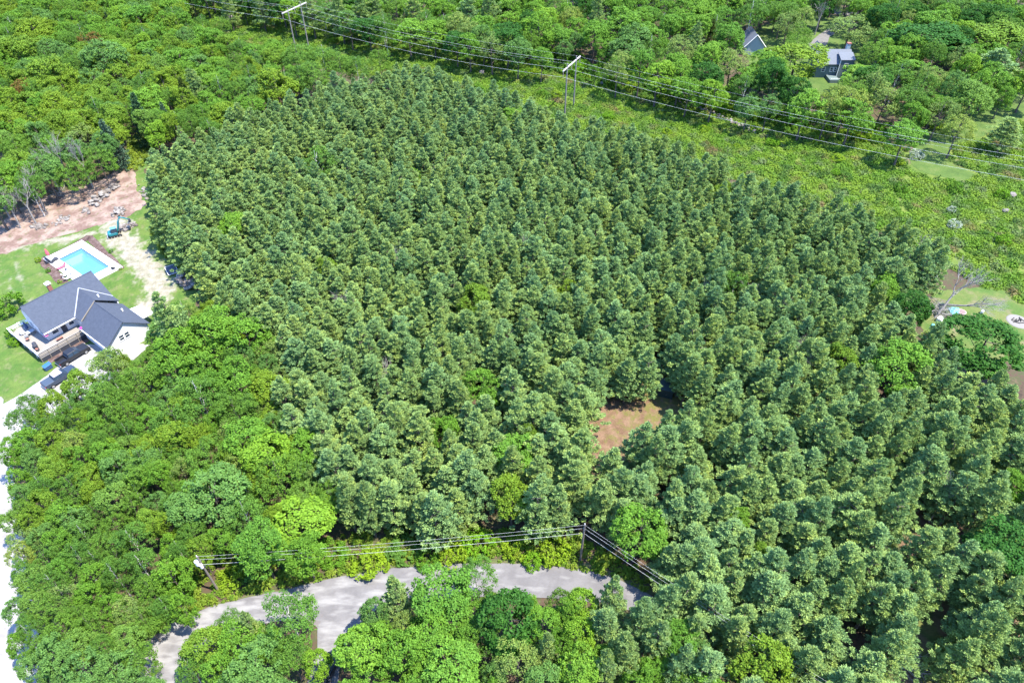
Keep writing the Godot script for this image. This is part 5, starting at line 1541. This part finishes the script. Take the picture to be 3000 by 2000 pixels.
func build_things() -> void:
	make_materials()
	make_rocks()
	build_house()
	build_pool()
	far_house()
	power_lines()
	var t1 := foot(218, 1048)
	pickup("black crew-cab pickup truck parked beside the house", Vector3(t1.x, 0.12, t1.z), 0.98, M.black, M.black, null)
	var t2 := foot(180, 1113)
	pickup("dark blue pickup truck with a ribbed roof coloured pale for its reflection and a covered bed", Vector3(t2.x, 0.12, t2.z), 0.95, flat(0.03, 0.045, 0.075, 0.3), flat(0.3, 0.3, 0.42, 0.4), flat(0.045, 0.065, 0.10, 0.5))  # pale bluish cab roof colour stands in for the reflection on it
	var cr := foot(142, 1080)
	var bin := thing("storage_bin", "blue slant-lidded bin at the edge of the pale driveway", "bin", Vector3(cr.x, 0.12, cr.z), YAW)
	part(bin, "tub", bx(Vector3(0, 0.4, 0), Vector3(1.3, 0.8, 0.9), M.navy, 0.06))
	part(bin, "lid", bx(Vector3(0, 0.86, 0), Vector3(1.4, 0.08, 1.0), M.blue, 0.03, Basis(Vector3(0, 0, 1), 0.12)))
	var sv := foot(962, 1972)
	suv("black boxy off-road vehicle parked under trees on the side track", Vector3(sv.x, 0.12, sv.z), 1.25)
	excavator(foot(338, 690), 0.5)
	# stones
	heap("long heap of pale boulders lying along the raw soil", [[255, 600], [262, 590], [300, 565], [340, 540], [350, 545], [335, 560], [300, 590], [285, 605]], 60, 0.75, 0.7)
	heap("square heap of small pale stones behind the excavator", [[330, 635], [335, 610], [365, 610], [370, 630], [355, 640]], 60, 0.5, 0.5)
	heap("stack of flat pale slabs beside the excavator boom", [[350, 670], [370, 657], [395, 655], [397, 662], [375, 675], [358, 678]], 40, 0.7, 0.5)
	heap("heap of large grey boulders under the edge of the pines", [[522, 835], [525, 805], [545, 805], [580, 830], [575, 850], [540, 850]], 60, 0.85, 1.2)
	heap("scatter of pale stones at the foot of the bare trunks", [[85, 668], [95, 655], [138, 655], [135, 668], [110, 675]], 40, 0.5, 0.2)
	heap("scatter of small rubble on the raw soil strip", [[150, 655], [180, 632], [205, 630], [200, 648], [165, 662]], 45, 0.4, 0.15)
	heap("knot of pale rocks in the middle of the raw soil", [[240, 625], [245, 608], [265, 612], [262, 626]], 18, 0.55, 0.2)
	heap("low row of pale rocks where the soil meets the pines", [[402, 558], [405, 540], [440, 555], [430, 585]], 25, 0.6, 0.3)
	var sp := []
	for k in 110:
		var t := rng.randf()
		var q := at(lerpf(1985, 2215, t), lerpf(298, 392, t) - sin(t * PI) * 4.0)
		sp.append([q.x + rf(-0.5, 0.5), rf(0.1, 0.7), q.z + rf(-0.7, 0.7), rf(0.3, 0.6)])
	stones("stone_wall", "tumbled dry stone wall running beneath the power wires", "stone wall", sp)
	for q in [[1412, 215, 1.3, "pale boulder in the brush under the far wires"], [674, 58, 2.2, "flat grey boulder in the far clearing beside the birches"], [1765, 247, 1.0, "grey boulder beside the wood's shade under the wires"], [2965, 575, 1.2, "pale boulder in the rough grass past the wires"], [2945, 620, 1.0, "small pale boulder on the dry grass past the wires"]]:
		var b := thing("boulder", q[3], "boulder", foot(q[0], q[1]) + Vector3(0, q[2] * 0.3, 0), rng.randf() * 6.0)
		var m := part(b, "stone", rocks[0])
		m.scale = Vector3(q[2], q[2] * 0.7, q[2])
	# panel
	var pn := thing("garden_panel", "dark square panel in a pale metal frame on the lawn", "panel", foot(505, 798), YAW - 0.3)
	part(pn, "panel", bx(Vector3(0, 0.75, 0), Vector3(2.0, 0.05, 2.2), flat(0.03, 0.045, 0.075, 0.25), 0.0, Basis(Vector3(1, 0, 0), 0.35)))
	for s in [-1.0, 1.0]:
		part(pn, "frame", bx(Vector3(s * 1.04, 0.75, 0), Vector3(0.09, 0.1, 2.3), M.white, 0.0, Basis(Vector3(1, 0, 0), 0.35)))
		part(pn, "frame", bx(Vector3(0, 0.75 - s * 0.39, s * 1.06), Vector3(2.0, 0.1, 0.09), M.white))
		part(pn, "leg", bx(Vector3(s * 0.9, 0.52, -0.9), Vector3(0.07, 1.04, 0.07), M.steel))
		part(pn, "leg", bx(Vector3(s * 0.9, 0.2, 0.9), Vector3(0.07, 0.4, 0.07), M.steel))
	# shed in the clearing
	var sh := foot(1945, 1152)
	var s := thing("shed", "dark green shed with a low roof at the back of the clearing", "shed", sh, -0.35)
	part(s, "wall", bx(Vector3(0, 1.0, 0), Vector3(3.2, 2.0, 2.0), M.green_shed))
	part(s, "roof", slab([Vector3(-1.75, 2.0, 1.2), Vector3(1.75, 2.0, 1.2), Vector3(1.75, 2.6, -1.2), Vector3(-1.75, 2.6, -1.2)], 0.1, flat(0.025, 0.055, 0.06, 0.6)))
	part(s, "door", bx(Vector3(-0.6, 0.95, 1.02), Vector3(0.9, 1.8, 0.05), flat(0.03, 0.06, 0.06, 0.7)))
	brush_pile("grey brush pile leaning on the dark green shed", foot(1985, 1155), 1.8, 40, 2.2)
	brush_pile("pale brush pile under the pines beside the small lawn", foot(2668, 1950), 2.2, 80, 0.9)
	brush_pile("big tangle of grey dead branches beside the junk heap", foot(2752, 915), 3.2, 110, 1.8)
	brush_pile("thin felled branches lying at the foot of the bare trunks", foot(185, 566), 2.6, 30, 0.3)
	# fallen dead tree beside the lawn
	var ft := thing("fallen_tree", "grey dead tree toppled beside the fire pit lawn", "tree", foot(2745, 905) + Vector3(0, 1.2, 0), 0.0)
	ft.rotation = Vector3(0.3, -0.7, -1.0)
	ft.scale = Vector3.ONE * 0.95
	part(ft, "trunk", proto.bare[0][0])
	var ft2 := thing("fallen_tree", "grey leafless tree leaning over the junk heap", "tree", foot(2740, 930), 0.4)
	ft2.rotation = Vector3(0, 0.6, -0.55)
	part(ft2, "trunk", proto.bare[1][0])
	# fire pit and junk
	var fp := thing("fire_pit", "round ash-grey fire pit with charred wood on the lawn", "fire pit", foot(2984, 942))
	part(fp, "ash_bed", cyl(Vector3(0, 0.03, 0), Vector3(0, 0.14, 0), 2.2, flat(0.20, 0.19, 0.175, 0.95), 18, 2.0))
	for k in 12:
		var a := rng.randf() * TAU
		var c := Vector3(rf(-0.9, 0.9), 0.2, rf(-0.7, 0.7))
		part(fp, "charred_log", cyl(c - Vector3(cos(a), 0.02, sin(a)) * 0.5, c + Vector3(cos(a), 0.02, sin(a)) * 0.5, 0.09, M.rubber, 6))
	var tarp := thing("tarpaulin", "turquoise tarpaulin draped over junk beside the dead branches", "tarpaulin", foot(2798, 912))
	var tm := MB.new()
	for i in 8:
		for j in 8:
			var f := func(a: int, b: int) -> Vector3: return Vector3((a - 4) * 0.28, 0.15 + 0.7 * maxf(0.0, 1.0 - Vector2(a - 4, b - 4).length() / 4.5) + 0.1 * sin(a * 2.3 + b * 1.7), (b - 4) * 0.26)
			tm.quad(f.call(i, j), f.call(i + 1, j), f.call(i + 1, j + 1), f.call(i, j + 1))
	part(tarp, "sheet", tm.mesh(M.sky_tarp))
	var tub := thing("round_tub", "pale pink round tub beside the turquoise tarpaulin", "tub", foot(2817, 917), 0.0)
	part(tub, "tub", cyl(Vector3.ZERO, Vector3(0, 0.4, 0), 0.75, flat(0.45, 0.33, 0.31, 0.7), 14, 0.85))
	part(tub, "inside", cyl(Vector3(0, 0.34, 0), Vector3(0, 0.41, 0), 0.72, flat(0.2, 0.14, 0.14, 0.8), 14))
	for q in [[2752, 940, 1.3, 0.9, "white", "white framed panel lying on the junk heap"], [2776, 942, 0.9, 0.5, "blue", "blue crate on the junk heap"], [2765, 957, 0.9, 0.5, "white", "white bag beside the junk heap"], [2733, 956, 0.8, 0.4, "sky_tarp", "pale blue bag at the edge of the junk heap"], [2790, 932, 0.7, 0.6, "pink", "pink box on the junk heap"], [2876, 918, 0.7, 0.8, "white", "white bucket on the lawn behind the dark tree"], [2706, 815, 1.6, 0.5, "white", "white scrap panel half hidden in the pines"], [2740, 812, 0.8, 0.4, "trim", "small white scrap among the pines"]]:
		var j := thing("scrap", q[5], "junk", foot(q[0], q[1]), rf(0, 3))
		part(j, "piece", bx(Vector3(0, q[3] * 0.5, 0), Vector3(q[2], q[3], q[2] * 0.7), M[q[4]], 0.08))
		part(j, "cover", bx(Vector3(0.05, q[3] + 0.03, 0), Vector3(q[2] * 0.7, 0.06, q[2] * 0.5), M[q[4]], 0.02))
	var rs := thing("shed", "small grey-roofed shed at the edge of the shaded lawn", "shed", foot(2998, 1500), 0.4)
	part(rs, "wall", bx(Vector3(0, 0.9, 0), Vector3(2.6, 1.8, 2.0), M.siding))
	part(rs, "roof", slab([Vector3(-1.5, 1.9, 1.2), Vector3(1.5, 1.9, 1.2), Vector3(1.5, 2.3, -1.2), Vector3(-1.5, 2.3, -1.2)], 0.1, M.flash))
	# loose bushes along the power line clearing
	var cor := ground_poly([[600, 40], [900, 60], [1290, 165], [1660, 260], [2040, 335], [2240, 395], [2560, 440], [2700, 520], [3000, 560], [3000, 840], [2860, 760], [2600, 610], [2250, 510], [1900, 390], [1600, 320], [1300, 205], [900, 130], [700, 90]])
	for q in scatter(cor, 0.012, func(e): return nz(e.x, e.y, 12.0, 60.0) > -0.3):
		var r := rf(0.9, 2.0)
		bush(Vector3(q.x, 0, q.y), r, r * rf(0.5, 0.8), "leafy green shrub in the clearing under the power line")
	for e in [[[1300, 135], [1660, 225], [1850, 272], [2060, 320], [2260, 372], [2560, 425], [2640, 410], [2400, 350], [2200, 300], [2000, 258], [1800, 210], [1650, 165], [1290, 105]], [[2680, 395], [2760, 345], [2850, 290], [3000, 255], [3000, 225], [2840, 270], [2700, 350]]]:
		for q in scatter(ground_poly(e), 0.11, func(_q): return true):
			var r := rf(1.7, 3.0)
			bush(Vector3(q.x, 0, q.y), r, r * rf(0.6, 1.0), "leafy shrub at the shaded foot of the wood beyond the power line")

func _ready() -> void:
	rng.seed = 20240611
	noise.seed = 5
	noise.frequency = 0.01
	noise.fractal_octaves = 3
	var pr := deg_to_rad(PITCH)
	fwd = Vector3(0, -sin(pr), -cos(pr))
	upv = Vector3(0, cos(pr), -sin(pr))
	# camera
	var cam := Camera3D.new()
	cam.name = "camera"
	cam.position = Vector3(0, CAM_H, 0)
	cam.rotation.x = -pr
	cam.fov = rad_to_deg(2.0 * atan(1000.0 / FOCAL))
	cam.near = 0.5
	cam.far = 6000.0
	add_child(cam)
	cam.current = true
	# sky, exposure
	var env := Environment.new()
	env.background_mode = Environment.BG_SKY
	var sky := Sky.new()
	var sm := ProceduralSkyMaterial.new()
	sm.sky_top_color = Color(0.40, 0.54, 0.78)
	sm.sky_horizon_color = Color(0.72, 0.80, 0.90)
	sm.sky_curve = 0.12
	sm.ground_horizon_color = Color(0.5, 0.56, 0.5)
	sm.ground_bottom_color = Color(0.2, 0.25, 0.15)
	sm.sky_energy_multiplier = 1.2
	sky.sky_material = sm
	env.sky = sky
	env.tonemap_mode = Environment.TONE_MAPPER_LINEAR
	env.tonemap_exposure = 2.85
	env.sdfgi_enabled = true
	env.ssao_enabled = true
	env.ssil_enabled = true
	var we := WorldEnvironment.new()
	we.name = "world_environment"
	we.environment = env
	add_child(we)
	# the sun stands high, to the right of the camera and a little behind it
	var sun := DirectionalLight3D.new()
	sun.name = "sun"
	sun.light_energy = 1.45
	sun.light_color = Color(1.0, 0.965, 0.9)
	sun.light_angular_distance = 0.5
	sun.shadow_enabled = true
	var el := deg_to_rad(66.0)
	var fall := Vector3(-0.95, 0, -0.3).normalized()
	var d := Vector3(fall.x * cos(el), -sin(el), fall.z * cos(el))
	sun.look_at_from_position(Vector3.ZERO, d, Vector3.UP)
	add_child(sun)

	make_prototypes()
	print("prototypes ", Time.get_ticks_msec())
	lay_ground()
	print("ground ", Time.get_ticks_msec())
	plant_trees()
	print("trees ", Time.get_ticks_msec())
	build_things()
	print("things ", Time.get_ticks_msec())
	for k in ["pine_tree", "spruce_tree", "maple_tree", "leafy_tree", "oak_tree", "birch_tree", "ash_tree", "shade_tree", "pale_tree", "russet_tree", "shrub", "bare_tree"]:
		print(k, " ", counts.get(k, 0))
